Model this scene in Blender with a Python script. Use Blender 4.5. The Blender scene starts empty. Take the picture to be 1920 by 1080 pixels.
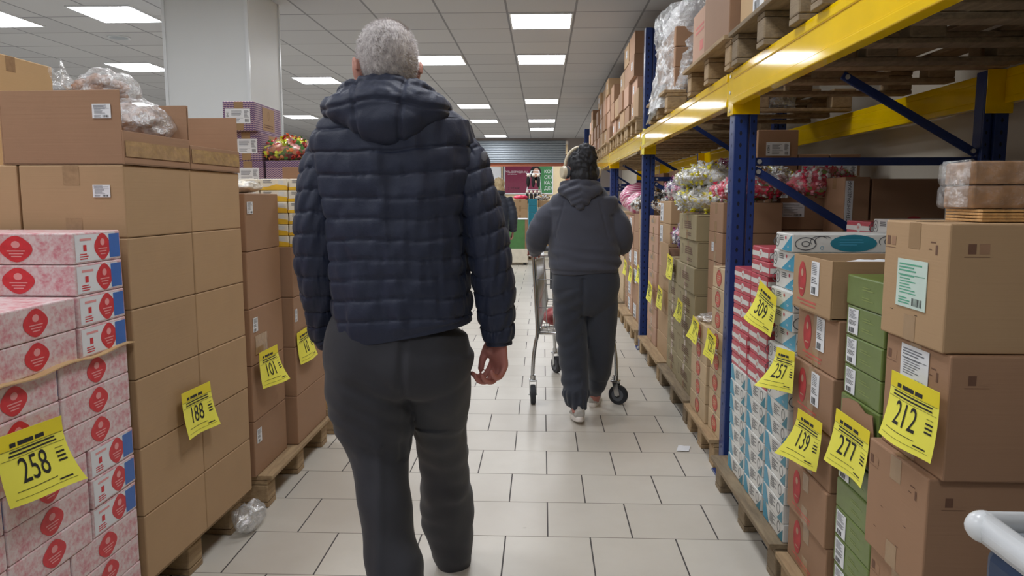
import bpy, bmesh, math, random
import numpy as np
from mathutils import Vector, Matrix, Euler, noise
R = random.Random(7)
SC = bpy.context.scene
COL = SC.collection

# ---------------------------------------------------------------- camera
CAM_H = 1.31
FPX = 1400.0
cam = bpy.data.cameras.new('camera')
cam.sensor_width = 36.0
cam.lens = FPX / 1920 * 36
cam.clip_start = 0.05
cam.clip_end = 200
camo = bpy.data.objects.new('camera', cam)
COL.objects.link(camo)
PITCH = math.atan(168 / FPX)
YAW = math.atan(57 / math.hypot(FPX, 168))
camo.location = (0, 0, CAM_H)
camo.rotation_euler = (math.pi / 2 - PITCH, 0, YAW)
SC.camera = camo

# ---------------------------------------------------------------- world, view
w = bpy.data.worlds.new('world'); SC.world = w; w.use_nodes = True
bg = w.node_tree.nodes['Background']
bg.inputs[0].default_value = (0.8, 0.85, 0.9, 1); bg.inputs[1].default_value = 0.3
SC.view_settings.view_transform = 'Standard'
SC.view_settings.look = 'None'
SC.view_settings.gamma = 1.0
SC.view_settings.exposure = 1.05
SC.view_settings.use_curve_mapping = False
LAMP_STRENGTH = 10.0
CEIL = 3.0
GX, GY = 0.62, 0.66          # ceiling grid
CX0, CY0 = -0.02, 7.41       # centre of one lit cell

# ---------------------------------------------------------------- materials
def srgb(r, g, b):
    f = lambda c: (c / 255 / 12.92) if c / 255 <= 0.04045 else ((c / 255 + 0.055) / 1.055) ** 2.4
    return (f(r), f(g), f(b), 1)

class NT:
    def __init__(s, name):
        s.m = bpy.data.materials.new(name); s.m.use_nodes = True
        s.t = s.m.node_tree; s.p = s.t.nodes['Principled BSDF']; s.out = s.t.nodes['Material Output']
    def n(s, kind, **kw):
        x = s.t.nodes.new(kind)
        for k, v in kw.items(): setattr(x, k, v)
        return x
    def l(s, a, b): s.t.links.new(a, b)
    def math(s, op, a, b=None, c=None):
        x = s.n('ShaderNodeMath', operation=op)
        for i, v in enumerate((a, b, c)):
            if v is None: continue
            if hasattr(v, 'links'): s.l(v, x.inputs[i])
            else: x.inputs[i].default_value = v
        return x.outputs[0]
    def mix(s, f, a, b, kind='MIX'):
        x = s.n('ShaderNodeMix', data_type='RGBA', blend_type=kind)
        for i, v in ((0, f), (6, a), (7, b)):
            if hasattr(v, 'links'): s.l(v, x.inputs[i])
            else: x.inputs[i].default_value = v
        return x.outputs[2]
    def obj(s):
        return s.n('ShaderNodeTexCoord').outputs['Object']
    def noise(s, scale, detail=3, rough=0.5, vec=None, out=0):
        x = s.n('ShaderNodeTexNoise'); x.inputs['Scale'].default_value = scale
        x.inputs['Detail'].default_value = detail; x.inputs['Roughness'].default_value = rough
        s.l(vec if vec is not None else s.obj(), x.inputs['Vector'])
        return x.outputs[out]
    def ramp(s, f, stops):
        x = s.n('ShaderNodeValToRGB'); e = x.color_ramp.elements
        while len(e) < len(stops): e.new(0.5)
        for i, (p, c) in enumerate(stops): e[i].position = p; e[i].color = c
        s.l(f, x.inputs[0]); return x.outputs[0]
    def scale(s, vec, sc):
        x = s.n('ShaderNodeMapping'); x.inputs['Scale'].default_value = sc
        s.l(vec, x.inputs['Vector']); return x.outputs[0]
    def bump(s, h, strength=0.3, dist=0.01):
        x = s.n('ShaderNodeBump'); x.inputs['Strength'].default_value = strength
        x.inputs['Distance'].default_value = dist
        s.l(h, x.inputs['Height']); s.l(x.outputs[0], s.p.inputs['Normal'])
    def set(s, **kw):
        for k, v in kw.items():
            i = s.p.inputs[k.replace('_', ' ')]
            if hasattr(v, 'links'): s.l(v, i)
            else: i.default_value = v
        return s.m

M = {}
def flat(name, col, rough=0.6, metal=0.0, var=0.06, nscale=14, bump=0.0, bscale=60, **kw):
    """one colour with a soft cloudy variation, optional fine bump"""
    t = NT(name)
    n = t.noise(nscale, 3)
    lo = tuple(c * (1 - var) for c in col[:3]) + (1,); hi = tuple(min(1, c * (1 + var)) for c in col[:3]) + (1,)
    t.set(Base_Color=t.ramp(n, [(0.3, lo), (0.7, hi)]), Roughness=rough, Metallic=metal, **kw)
    if bump: t.bump(t.noise(bscale, 4), bump, 0.004)
    M[name] = t.m
    return t.m

def card(name, col, rough=0.72):
    t = NT(name)
    o = t.obj()
    inf = t.n('ShaderNodeObjectInfo').outputs['Random']
    fib = t.noise(1.0, 3, vec=t.scale(o, (3, 3, 220)))          # corrugation lines
    cl = t.noise(7, 4)
    a = t.mix(cl, tuple(c * 0.93 for c in col[:3]) + (1,), tuple(min(1, c * 1.06) for c in col[:3]) + (1,))
    v = t.math('MULTIPLY_ADD', inf, 0.14, 0.93)
    vv = t.n('ShaderNodeCombineColor'); [t.l(v, vv.inputs[i]) for i in range(3)]
    a = t.mix(1.0, a, vv.outputs[0], 'MULTIPLY')
    t.set(Base_Color=a, Roughness=rough)
    t.bump(t.math('ADD', fib, t.math('MULTIPLY', cl, 1.5)), 0.10, 0.003)
    M[name] = t.m

K_L = card('card_tan', srgb(178, 146, 110))
card('card_brown', srgb(160, 124, 96))
card('card_pale', srgb(196, 172, 138))
card('card_olive', srgb(160, 146, 112))
card('card_light', srgb(206, 172, 126))
card('card_rose', srgb(188, 150, 126))
flat('tape', srgb(160, 130, 96), 0.22, var=0.08)
flat('tape_clear', srgb(170, 140, 108), 0.12, var=0.15, nscale=40, bump=0.5, bscale=30)
flat('seam', srgb(58, 42, 32), 0.9)
flat('paper', srgb(232, 234, 238), 0.55, var=0.03)
flat('paper_green', srgb(206, 226, 216), 0.55, var=0.03)
flat('ink', srgb(34, 34, 38), 0.6)
flat('ink_grey', srgb(120, 122, 130), 0.6)
flat('ink_green', srgb(90, 170, 140), 0.6)
flat('print_brown', srgb(112, 80, 62), 0.7)
flat('print_red', srgb(178, 58, 60), 0.6, var=0.2, nscale=30)
flat('print_rose', srgb(196, 96, 84), 0.6, var=0.2)
flat('badge_red', srgb(214, 58, 66), 0.4, var=0.1, nscale=60)
flat('badge_light', srgb(236, 160, 160), 0.4)
flat('label_blue', srgb(64, 112, 190), 0.4)
flat('teal', srgb(66, 156, 188), 0.3, var=0.05)
flat('teal_dark', srgb(36, 128, 150), 0.3)
flat('doodle_white', srgb(222, 222, 218), 0.3)
flat('doodle', srgb(92, 92, 96), 0.5)
flat('red_box', srgb(196, 84, 96), 0.28, var=0.1, nscale=22)
flat('green_box', srgb(108, 126, 66), 0.3, var=0.08, nscale=22)
flat('green_print', srgb(134, 148, 84), 0.35)
flat('sun_yellow', srgb(238, 190, 60), 0.35, var=0.12)
flat('cream_box', srgb(234, 226, 208), 0.35)
flat('sign_yellow', srgb(250, 244, 92), 0.55, var=0.02)
flat('sign_band', srgb(240, 222, 44), 0.55, var=0.02)
flat('rack_blue', srgb(30, 54, 114), 0.36, var=0.1, nscale=6, bump=0.05)
flat('rack_yellow', srgb(246, 204, 0), 0.08, var=0.05, nscale=5, bump=0.04, bscale=3, Specular_IOR_Level=0.4)
flat('hole', srgb(12, 16, 34), 0.8)
flat('steel', srgb(200, 202, 204), 0.22, 1.0, var=0.04)
flat('bolt', srgb(214, 216, 214), 0.35, 0.8)
flat('rubber', srgb(44, 46, 52), 0.6)
flat('hub_grey', srgb(96, 100, 108), 0.45)
flat('white_wall', srgb(222, 226, 228), 0.45, var=0.015, nscale=2)
flat('cream_wall', srgb(206, 198, 184), 0.6, var=0.03, nscale=2)
flat('hall_wall', srgb(236, 216, 176), 0.6, var=0.02)
flat('dark_wall', srgb(150, 140, 136), 0.7, var=0.04, nscale=1)
flat('orange_paint', srgb(184, 104, 76), 0.5)
flat('poster_wine', srgb(128, 50, 76), 0.3, var=0.04)
flat('poster_green', srgb(70, 132, 84), 0.3, var=0.04)
flat('skin_print', srgb(206, 162, 140), 0.4)
flat('black', srgb(22, 22, 24), 0.5)
flat('green_panel', srgb(82, 132, 76), 0.4)
flat('blue_panel', srgb(52, 72, 104), 0.4)
flat('white_plastic', srgb(226, 230, 234), 0.25, var=0.02)
flat('sack_white', srgb(214, 214, 218), 0.3, var=0.04, bump=0.3, bscale=12)
flat('grey_glass', srgb(150, 156, 162), 0.12)
flat('pink_goods', srgb(236, 62, 96), 0.35, var=0.2, nscale=60)
flat('headphone_cream', srgb(222, 210, 184), 0.35, var=0.02)
flat('sole_white', srgb(232, 226, 220), 0.5)
flat('shoe_grey', srgb(186, 184, 180), 0.75, bump=0.3, bscale=200)
flat('shoe_black', srgb(22, 22, 26), 0.4)
flat('waffle', srgb(206, 160, 102), 0.6, var=0.2, nscale=80, bump=0.4, bscale=120)
flat('pastry', srgb(150, 104, 72), 0.5, var=0.45, nscale=26, bump=0.3, bscale=60)
flat('biscuit', srgb(168, 126, 86), 0.5, var=0.3, nscale=30, bump=0.3, bscale=60)
flat('slat_grey', srgb(160, 168, 176), 0.4, 0.2, var=0.04)

# pallet wood
def wood(name, c1, c2):
    t = NT(name); o = t.obj()
    g = t.noise(1.0, 5, 0.65, vec=t.scale(o, (30, 4, 60)))
    sp = t.noise(6, 4)
    inf = t.n('ShaderNodeObjectInfo').outputs['Random']
    c = t.ramp(g, [(0.3, c1), (0.65, c2)])
    c = t.mix(t.math('MULTIPLY', sp, 0.5), c, srgb(120, 104, 84))
    t.set(Base_Color=c, Roughness=0.85); t.bump(g, 0.5, 0.004); M[name] = t.m
wood('pallet_wood', srgb(150, 122, 90), srgb(196, 168, 128))
wood('pallet_old', srgb(108, 92, 74), srgb(158, 140, 112))

# crinkly clear film: a thin transparent sheet with creased highlights
def film(name, amount=0.28, scale=14, tint=(1, 1, 1, 1)):
    t = NT(name)
    t.set(Base_Color=(0.92, 0.94, 0.96, 1), Roughness=0.12, Metallic=0.0)
    cr = t.noise(scale, 5, 0.7)
    t.bump(cr, 1.0, 0.02)
    tr = t.n('ShaderNodeBsdfTransparent'); tr.inputs[0].default_value = tint
    mx = t.n('ShaderNodeMixShader')
    gl = t.n('ShaderNodeBsdfGlossy'); gl.inputs['Roughness'].default_value = 0.16
    b = [n for n in t.t.nodes if n.bl_idname == 'ShaderNodeBump'][0]
    t.l(b.outputs[0], gl.inputs['Normal'])
    fac = t.ramp(t.noise(scale * 0.7, 6, 0.75), [(0.42, (amount * 0.5,) * 3 + (1,)), (0.66, (min(1, amount * 2.2),) * 3 + (1,))])
    t.l(fac, mx.inputs[0]); t.l(tr.outputs[0], mx.inputs[1])
    m2 = t.n('ShaderNodeMixShader'); m2.inputs[0].default_value = 0.45
    t.l(gl.outputs[0], m2.inputs[1]); t.l(t.p.outputs[0], m2.inputs[2]); t.l(m2.outputs[0], mx.inputs[2])
    t.l(mx.outputs[0], t.out.inputs[0]); M[name] = t.m
film('film')
film('film_thin', 0.12, 22)
film('film_heavy', 0.42, 9)
film('film_load', 0.5, 26)
film('film_bag', 0.34, 20)

# pink speckled box
def speckle(name, base, spot, scale, lo, hi, rough=0.35):
    t = NT(name); n = t.noise(scale, 4, 0.7)
    t.set(Base_Color=t.ramp(n, [(lo, base), (hi, spot)]), Roughness=rough); M[name] = t.m
speckle('pink_speckle', srgb(226, 208, 208), srgb(212, 138, 148), 42, 0.42, 0.66)

# purple zigzag on kraft
def zigzag():
    t = NT('purple_zigzag'); o = t.obj()
    s = t.n('ShaderNodeSeparateXYZ'); t.l(o, s.inputs[0])
    h = t.math('ADD', s.outputs[0], s.outputs[1])
    z = t.math('PINGPONG', t.math('MULTIPLY', h, 1.0), 0.008)
    st = t.math('FRACT', t.math('MULTIPLY', t.math('ADD', s.outputs[2], t.math('MULTIPLY', z, 0.6)), 90))
    g = t.math('GREATER_THAN', st, 0.38)
    t.set(Base_Color=t.mix(g, srgb(196, 170, 172), srgb(92, 62, 112)), Roughness=0.5); M['purple_zigzag'] = t.m
zigzag()

# wrapped sweets: cells of several colours under a glossy crinkled wrapper
def candy(name, cols, scale=45, rough=0.22):
    t = NT(name)
    v = t.n('ShaderNodeTexVoronoi'); v.inputs['Scale'].default_value = scale
    wv = t.n('ShaderNodeMapping'); wv.inputs['Scale'].default_value = (1, 1.6, 1)
    nz = t.noise(scale * 0.3, 3, out=1)
    mx = t.mix(0.06, t.obj(), nz); t.l(mx, wv.inputs[0]); t.l(wv.outputs[0], v.inputs['Vector'])
    sp = t.n('ShaderNodeSeparateColor'); t.l(v.outputs['Color'], sp.inputs[0])
    n = len(cols)
    r = t.n('ShaderNodeValToRGB'); r.color_ramp.interpolation = 'CONSTANT'; e = r.color_ramp.elements
    while len(e) < n: e.new(0.5)
    for i, c in enumerate(cols): e[i].position = i / n; e[i].color = c
    t.l(sp.outputs[0], r.inputs[0])
    t.set(Base_Color=r.outputs[0], Roughness=rough, Coat_Weight=0.6, Coat_Roughness=0.15)
    t.bump(t.math('ADD', v.outputs['Distance'], t.noise(scale * 0.8, 4, 0.7)), 0.8, 0.012); M[name] = t.m
W_ = srgb(226, 228, 226); D_ = srgb(70, 60, 58)
candy('candy_yellow', [W_, srgb(232, 214, 60), W_, srgb(206, 206, 190), srgb(196, 176, 120), W_])
candy('candy_pink', [srgb(232, 60, 92), srgb(240, 120, 140), srgb(236, 70, 96), srgb(226, 196, 190), srgb(232, 60, 92), srgb(150, 190, 90)], 38)
candy('candy_purple', [srgb(90, 50, 120), srgb(220, 190, 210), srgb(60, 44, 80), srgb(200, 110, 150), W_], 52)
candy('candy_silver', [W_, srgb(150, 140, 130), srgb(200, 190, 180), D_, srgb(190, 150, 90), W_], 42)
candy('candy_brown', [D_, srgb(130, 90, 60), srgb(200, 170, 140), srgb(60, 44, 38), W_], 46)
candy('candy_mixed', [srgb(196, 92, 66), srgb(140, 58, 50), srgb(214, 208, 70), srgb(84, 128, 60), srgb(200, 130, 90), srgb(120, 60, 70)], 32)
candy('candy_orange', [srgb(226, 130, 40), srgb(244, 180, 70), srgb(206, 84, 40), srgb(236, 220, 200)], 40)
for _n, _c in (('white', (236, 238, 236)), ('yellow', (240, 224, 50)), ('clear', (200, 200, 196)), ('pink', (238, 56, 96)), ('rose', (246, 170, 184)), ('purple', (84, 46, 116)),
               ('plum', (170, 70, 130)), ('brown', (72, 48, 38)), ('gold', (200, 156, 84)), ('red', (190, 60, 50)), ('green', (74, 130, 60)), ('lime', (206, 214, 70)), ('orange', (232, 140, 90))):
    flat('sw_' + _n, srgb(*_c), 0.18, var=0.25, nscale=90, bump=0.4, bscale=140, Coat_Weight=0.5)
def stripes():
    t = NT('pink_stripes'); o = t.obj()
    s = t.n('ShaderNodeSeparateXYZ'); t.l(o, s.inputs[0])
    d = t.math('ADD', t.math('MULTIPLY', s.outputs[2], 1.0), t.math('MULTIPLY', s.outputs[1], 0.35))
    d = t.math('FRACT', t.math('MULTIPLY', d, 30))
    g = t.math('GREATER_THAN', d, 0.42)
    t.set(Base_Color=t.mix(g, srgb(236, 200, 212), srgb(192, 84, 128)), Roughness=0.3)
    t.bump(t.noise(20, 3), 0.6, 0.01); M['pink_stripes'] = t.m
stripes()

# fabrics
def fabric(name, col, rough=0.8, sheen=0.3, scale=5, b=0.12, var=0.15, fine=500, coat=0.0):
    t = NT(name)
    n = t.noise(scale, 5, 0.6)
    t.set(Base_Color=t.mix(n, tuple(c * (1 - var) for c in col[:3]) + (1,), tuple(c * (1 + var) for c in col[:3]) + (1,)),
          Roughness=rough, Sheen_Weight=sheen, Coat_Weight=coat)
    t.bump(t.math('ADD', t.math('MULTIPLY', t.noise(fine, 2), 0.25), t.noise(26, 5, 0.65)), b, 0.01)
    M[name] = t.m
fabric('navy_puffer', srgb(27, 36, 61), 0.6, 0.08, b=0.22, var=0.10)
fabric('trouser_grey', srgb(50, 51, 58), 0.85, 0.12, b=0.10)
fabric('hoodie_grey', srgb(67, 70, 83), 0.9, 0.2, b=0.18)
fabric('sweatpants_grey', srgb(48, 53, 65), 0.9, 0.2, b=0.15)
fabric('dark_coat', srgb(34, 42, 58), 0.6, 0.2, b=0.3)
def skin(name, col):
    t = NT(name); n = t.noise(24, 5, 0.6)
    t.set(Base_Color=t.mix(n, tuple(c * 0.86 for c in col[:3]) + (1,), tuple(min(1, c * 1.1) for c in col[:3]) + (1,)),
          Roughness=0.5, Subsurface_Weight=0.15, Subsurface_Radius=(0.012, 0.004, 0.002))
    t.bump(t.noise(160, 3), 0.25, 0.002); M[name] = t.m
skin('skin', srgb(204, 148, 132))
skin('skin_hand', srgb(186, 122, 112))
def hairm(name, c1, c2, sc):
    t = NT(name); n = t.noise(1, 5, 0.7, vec=t.scale(t.obj(), sc))
    t.set(Base_Color=t.ramp(n, [(0.35, c1), (0.65, c2)]), Roughness=0.6); t.bump(n, 0.8, 0.004); M[name] = t.m
hairm('hair_grey', srgb(158, 150, 150), srgb(206, 200, 198), (90, 90, 40))
hairm('hair_black', srgb(16, 18, 22), srgb(44, 46, 54), (60, 60, 18))
hairm('hair_blond', srgb(150, 126, 90), srgb(204, 184, 146), (80, 80, 16))

# lamps
def emit(name, col, s):
    t = NT(name); e = t.n('ShaderNodeEmission'); e.inputs[0].default_value = col; e.inputs[1].default_value = s
    t.l(e.outputs[0], t.out.inputs[0]); M[name] = t.m
emit('lamp_light', (0.95, 0.97, 1.0, 1), LAMP_STRENGTH)

# floor tiles in running bond
def floor_mat():
    t = NT('floor_tile')
    s = t.n('ShaderNodeSeparateXYZ'); g = t.n('ShaderNodeNewGeometry'); t.l(g.outputs['Position'], s.inputs[0])
    v = t.math('DIVIDE', t.math('SUBTRACT', s.outputs[1], 3.111), 0.3315)
    row = t.math('FLOOR', v)
    par = t.math('FLOORED_MODULO', row, 2.0)
    u = t.math('ADD', t.math('DIVIDE', t.math('SUBTRACT', s.outputs[0], 0.192), 0.3295), t.math('MULTIPLY', par, 0.5))
    fu = t.math('FRACT', u); fv = t.math('FRACT', v)
    du = t.math('MINIMUM', fu, t.math('SUBTRACT', 1.0, fu)); dv = t.math('MINIMUM', fv, t.math('SUBTRACT', 1.0, fv))
    gu = t.math('LESS_THAN', du, 0.0085); gv = t.math('LESS_THAN', dv, 0.0085)
    cb = t.n('ShaderNodeCombineXYZ'); t.l(t.math('FLOOR', u), cb.inputs[0]); t.l(row, cb.inputs[1])
    wn = t.n('ShaderNodeTexWhiteNoise'); t.l(cb.outputs[0], wn.inputs[0])
    base = t.mix(wn.outputs[0], srgb(210, 204, 194), srgb(218, 213, 203))
    cl = t.noise(3.0, 6, 0.65, vec=g.outputs['Position'])
    base = t.mix(t.ramp(cl, [(0.35, (0.0, 0, 0, 1)), (0.75, (0.5, .5, .5, 1))]), base, srgb(196, 189, 177))
    sp = t.noise(11, 3, 0.5, vec=g.outputs['Position'])
    base = t.mix(t.ramp(sp, [(0.74, (0, 0, 0, 1)), (0.80, (0.35, .35, .35, 1))]), base, srgb(120, 108, 96))
    c = t.mix(gv, base, srgb(150, 143, 132))
    c = t.mix(gu, c, srgb(74, 70, 68))
    t.set(Base_Color=c, Roughness=t.math('MULTIPLY_ADD', t.math('MAXIMUM', gu, gv), 0.4, 0.32))
    t.bump(t.math('SUBTRACT', t.math('MULTIPLY', cl, 0.15), t.math('MAXIMUM', gu, gv)), 0.25, 0.002)
    M['floor_tile'] = t.m
floor_mat()
def ceil_mat():
    t = NT('ceiling_tile')
    s = t.n('ShaderNodeSeparateXYZ'); g = t.n('ShaderNodeNewGeometry'); t.l(g.outputs['Position'], s.inputs[0])
    u = t.math('FRACT', t.math('DIVIDE', t.math('SUBTRACT', s.outputs[0], CX0 + GX / 2), GX))
    v = t.math('FRACT', t.math('DIVIDE', t.math('SUBTRACT', s.outputs[1], CY0 + GY / 2), GY))
    du = t.math('MINIMUM', u, t.math('SUBTRACT', 1.0, u)); dv = t.math('MINIMUM', v, t.math('SUBTRACT', 1.0, v))
    gr = t.math('LESS_THAN', t.math('MINIMUM', du, dv), 0.016)
    cb = t.n('ShaderNodeCombineXYZ')
    t.l(t.math('FLOOR', t.math('DIVIDE', t.math('SUBTRACT', s.outputs[0], CX0 + GX / 2), GX)), cb.inputs[0])
    t.l(t.math('FLOOR', t.math('DIVIDE', t.math('SUBTRACT', s.outputs[1], CY0 + GY / 2), GY)), cb.inputs[1])
    wn = t.n('ShaderNodeTexWhiteNoise'); t.l(cb.outputs[0], wn.inputs[0])
    base = t.mix(wn.outputs[0], srgb(186, 187, 191), srgb(195, 196, 199))
    c = t.mix(gr, base, srgb(138, 139, 144))
    t.set(Base_Color=c, Roughness=0.9)
    t.bump(t.noise(120, 2, vec=g.outputs['Position']), 0.2, 0.003); M['ceiling_tile'] = t.m
ceil_mat()

# ---------------------------------------------------------------- mesh builder
class MB:
    def __init__(s):
        s.v = []; s.f = []; s.mi = []; s.mats = []; s.sm = []
        s.X = Matrix.Identity(4)
    def m(s, name):
        if name not in s.mats: s.mats.append(name)
        return s.mats.index(name)
    def add(s, vs, fs, mat, smooth=False):
        o = len(s.v); k = s.m(mat)
        X = s.X
        s.v += [tuple(X @ Vector(p)) for p in vs]
        for f in fs:
            s.f.append(tuple(i + o for i in f)); s.mi.append(k); s.sm.append(smooth)
        return s
    def box(s, c, d, mat, bev=0.0, rot=None):
        hx, hy, hz = d[0] / 2, d[1] / 2, d[2] / 2
        T = Matrix.Translation(c) @ (rot.to_matrix().to_4x4() if rot is not None else Matrix.Identity(4))
        if bev <= 0:
            vs = [T @ Vector((x * hx, y * hy, z * hz)) for x in (-1, 1) for y in (-1, 1) for z in (-1, 1)]
            fs = [(0, 1, 3, 2), (4, 6, 7, 5), (0, 4, 5, 1), (2, 3, 7, 6), (0, 2, 6, 4), (1, 5, 7, 3)]
            return s.add(vs, fs, mat)
        b = min(bev, hx * .9, hy * .9, hz * .9)
        bm = bmesh.new(); bmesh.ops.create_cube(bm, size=1)
        for v in bm.verts: v.co = Vector((v.co.x * d[0], v.co.y * d[1], v.co.z * d[2]))
        bmesh.ops.bevel(bm, geom=bm.edges[:], offset=b, segments=2, affect='EDGES', profile=0.5)
        vs = [T @ v.co for v in bm.verts]; fs = [[v.index for v in f.verts] for f in bm.faces]; bm.free()
        return s.add(vs, fs, mat)
    def bb(s, x0, x1, y0, y1, z0, z1, mat, bev=0.0):
        return s.box(((x0 + x1) / 2, (y0 + y1) / 2, (z0 + z1) / 2), (x1 - x0, y1 - y0, z1 - z0), mat, bev)
    def cyl(s, a, b, r, mat, n=16, r2=None, caps=True, smooth=True):
        a = Vector(a); b = Vector(b); r2 = r if r2 is None else r2
        t = (b - a).normalized(); u = t.orthogonal().normalized(); w_ = t.cross(u)
        vs = []
        for c, q in ((a, r), (b, r2)):
            for i in range(n):
                an = 2 * math.pi * i / n; vs.append(c + u * (q * math.cos(an)) + w_ * (q * math.sin(an)))
        s.add(vs, [(i, (i + 1) % n, n + (i + 1) % n, n + i) for i in range(n)], mat, smooth)
        if caps:
            s.add(vs[:n], [tuple(reversed(range(n)))], mat); s.add(vs[n:], [tuple(range(n))], mat)
        return s
    def tube(s, pts, r, mat, n=8, closed=False, sub=0):
        pts = [Vector(p) for p in pts]
        if sub: pts = smooth_path(pts, sub, closed)
        k = len(pts); vs = []; u = None
        for i, p in enumerate(pts):
            a = pts[(i - 1) % k] if (closed or i > 0) else p
            b = pts[(i + 1) % k] if (closed or i < k - 1) else p
            t = (b - a).normalized()
            if u is None: u = t.orthogonal().normalized()
            else:
                u = (u - t * u.dot(t))
                u = u.normalized() if u.length > 1e-6 else t.orthogonal().normalized()
            w_ = t.cross(u); rr = r[i] if isinstance(r, (list, tuple)) else r
            for j in range(n):
                an = 2 * math.pi * j / n; vs.append(p + u * (rr * math.cos(an)) + w_ * (rr * math.sin(an)))
        fs = []
        for i in range(k if closed else k - 1):
            for j in range(n):
                a0 = i * n; b0 = ((i + 1) % k) * n
                fs.append((a0 + j, a0 + (j + 1) % n, b0 + (j + 1) % n, b0 + j))
        if not closed:
            fs.append(tuple(reversed(range(n)))); fs.append(tuple((k - 1) * n + j for j in range(n)))
        return s.add(vs, fs, mat, True)
    def ell(s, c, r, mat, nu=20, nv=12, rot=None):
        c = Vector(c); q = rot.to_matrix() if rot is not None else Matrix.Identity(3)
        vs = [c + q @ Vector((0, 0, -r[2]))]
        for i in range(1, nv):
            ph = -math.pi / 2 + math.pi * i / nv
            for j in range(nu):
                th = 2 * math.pi * j / nu
                vs.append(c + q @ Vector((r[0] * math.cos(ph) * math.cos(th), r[1] * math.cos(ph) * math.sin(th), r[2] * math.sin(ph))))
        vs.append(c + q @ Vector((0, 0, r[2])))
        fs = [(0, 1 + (j + 1) % nu, 1 + j) for j in range(nu)]
        for i in range(nv - 2):
            for j in range(nu):
                a = 1 + i * nu; b = a + nu
                fs.append((a + j, a + (j + 1) % nu, b + (j + 1) % nu, b + j))
        a = 1 + (nv - 2) * nu
        fs += [(a + j, a + (j + 1) % nu, len(vs) - 1) for j in range(nu)]
        return s.add(vs, fs, mat, True)
    def quad(s, p, mat): return s.add(p, [(0, 1, 2, 3)], mat)
    def mesh(s, name):
        me = bpy.data.meshes.new(name)
        me.from_pydata(s.v, [], s.f)
        for k in s.mats: me.materials.append(M[k])
        me.polygons.foreach_set('material_index', s.mi)
        me.polygons.foreach_set('use_smooth', s.sm)
        me.update(); return me
    def obj(s, name, parent=None):
        return link(name, s.mesh(name), parent)

def smooth_path(pts, sub, closed=False):
    out = []; k = len(pts)
    for i in range(k if closed else k - 1):
        p0 = pts[(i - 1) % k] if (closed or i > 0) else pts[i]
        p1 = pts[i]; p2 = pts[(i + 1) % k]
        p3 = pts[(i + 2) % k] if (closed or i < k - 2) else p2
        for j in range(sub):
            t = j / sub
            out.append(0.5 * ((2 * p1) + (p2 - p0) * t + (2 * p0 - 5 * p1 + 4 * p2 - p3) * t * t + (3 * p1 - p0 - 3 * p2 + p3) * t ** 3))
    if not closed: out.append(pts[-1])
    return out

def link(name, me, parent=None, loc=None, rz=0):
    o = bpy.data.objects.new(name, me); COL.objects.link(o)
    if parent is not None: o.parent = parent
    if loc is not None: o.location = loc
    if rz: o.rotation_euler = (0, 0, rz)
    return o
def empty(name, loc=(0, 0, 0), rz=0):
    return link(name, None, None, loc, rz)
def tag(o, label, cat, group=None, kind=None):
    o['label'] = label; o['category'] = cat
    if group: o['group'] = group
    if kind: o['kind'] = kind
    return o
def struct(o, label=None):
    o['kind'] = 'structure'
    if label: o['label'] = label
    return o
KIDS = {}
def copy_tree(o, parent=None):
    c = o.copy(); COL.objects.link(c); c.parent = parent
    for ch in list(o.children): copy_tree(ch, c)
    return c
ORD = ['topmost', 'second', 'third', 'fourth', 'fifth', 'sixth', 'seventh', 'eighth', 'ninth', 'tenth', 'eleventh',
       'twelfth', 'thirteenth', 'fourteenth', 'fifteenth', 'sixteenth', 'seventeenth', 'eighteenth']
def nth(i): return 'topmost' if i == 0 else ORD[i] + ' from the top'

_TXT = {}
def text_geo(s, size):
    """flat outline of a piece of lettering, centred on its own origin"""
    key = (s, size)
    if key not in _TXT:
        cu = bpy.data.curves.new('lettering', 'FONT'); cu.body = s; cu.size = size; cu.align_x = 'CENTER'; cu.align_y = 'CENTER'
        cu.resolution_u = 3
        o = bpy.data.objects.new('lettering', cu); COL.objects.link(o)
        dg = bpy.context.evaluated_depsgraph_get(); dg.update()
        me = bpy.data.meshes.new_from_object(o.evaluated_get(dg))
        _TXT[key] = ([tuple(v.co) for v in me.vertices], [tuple(p.vertices) for p in me.polygons])
        bpy.data.objects.remove(o); bpy.data.curves.remove(cu); bpy.data.meshes.remove(me)
    return _TXT[key]

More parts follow.
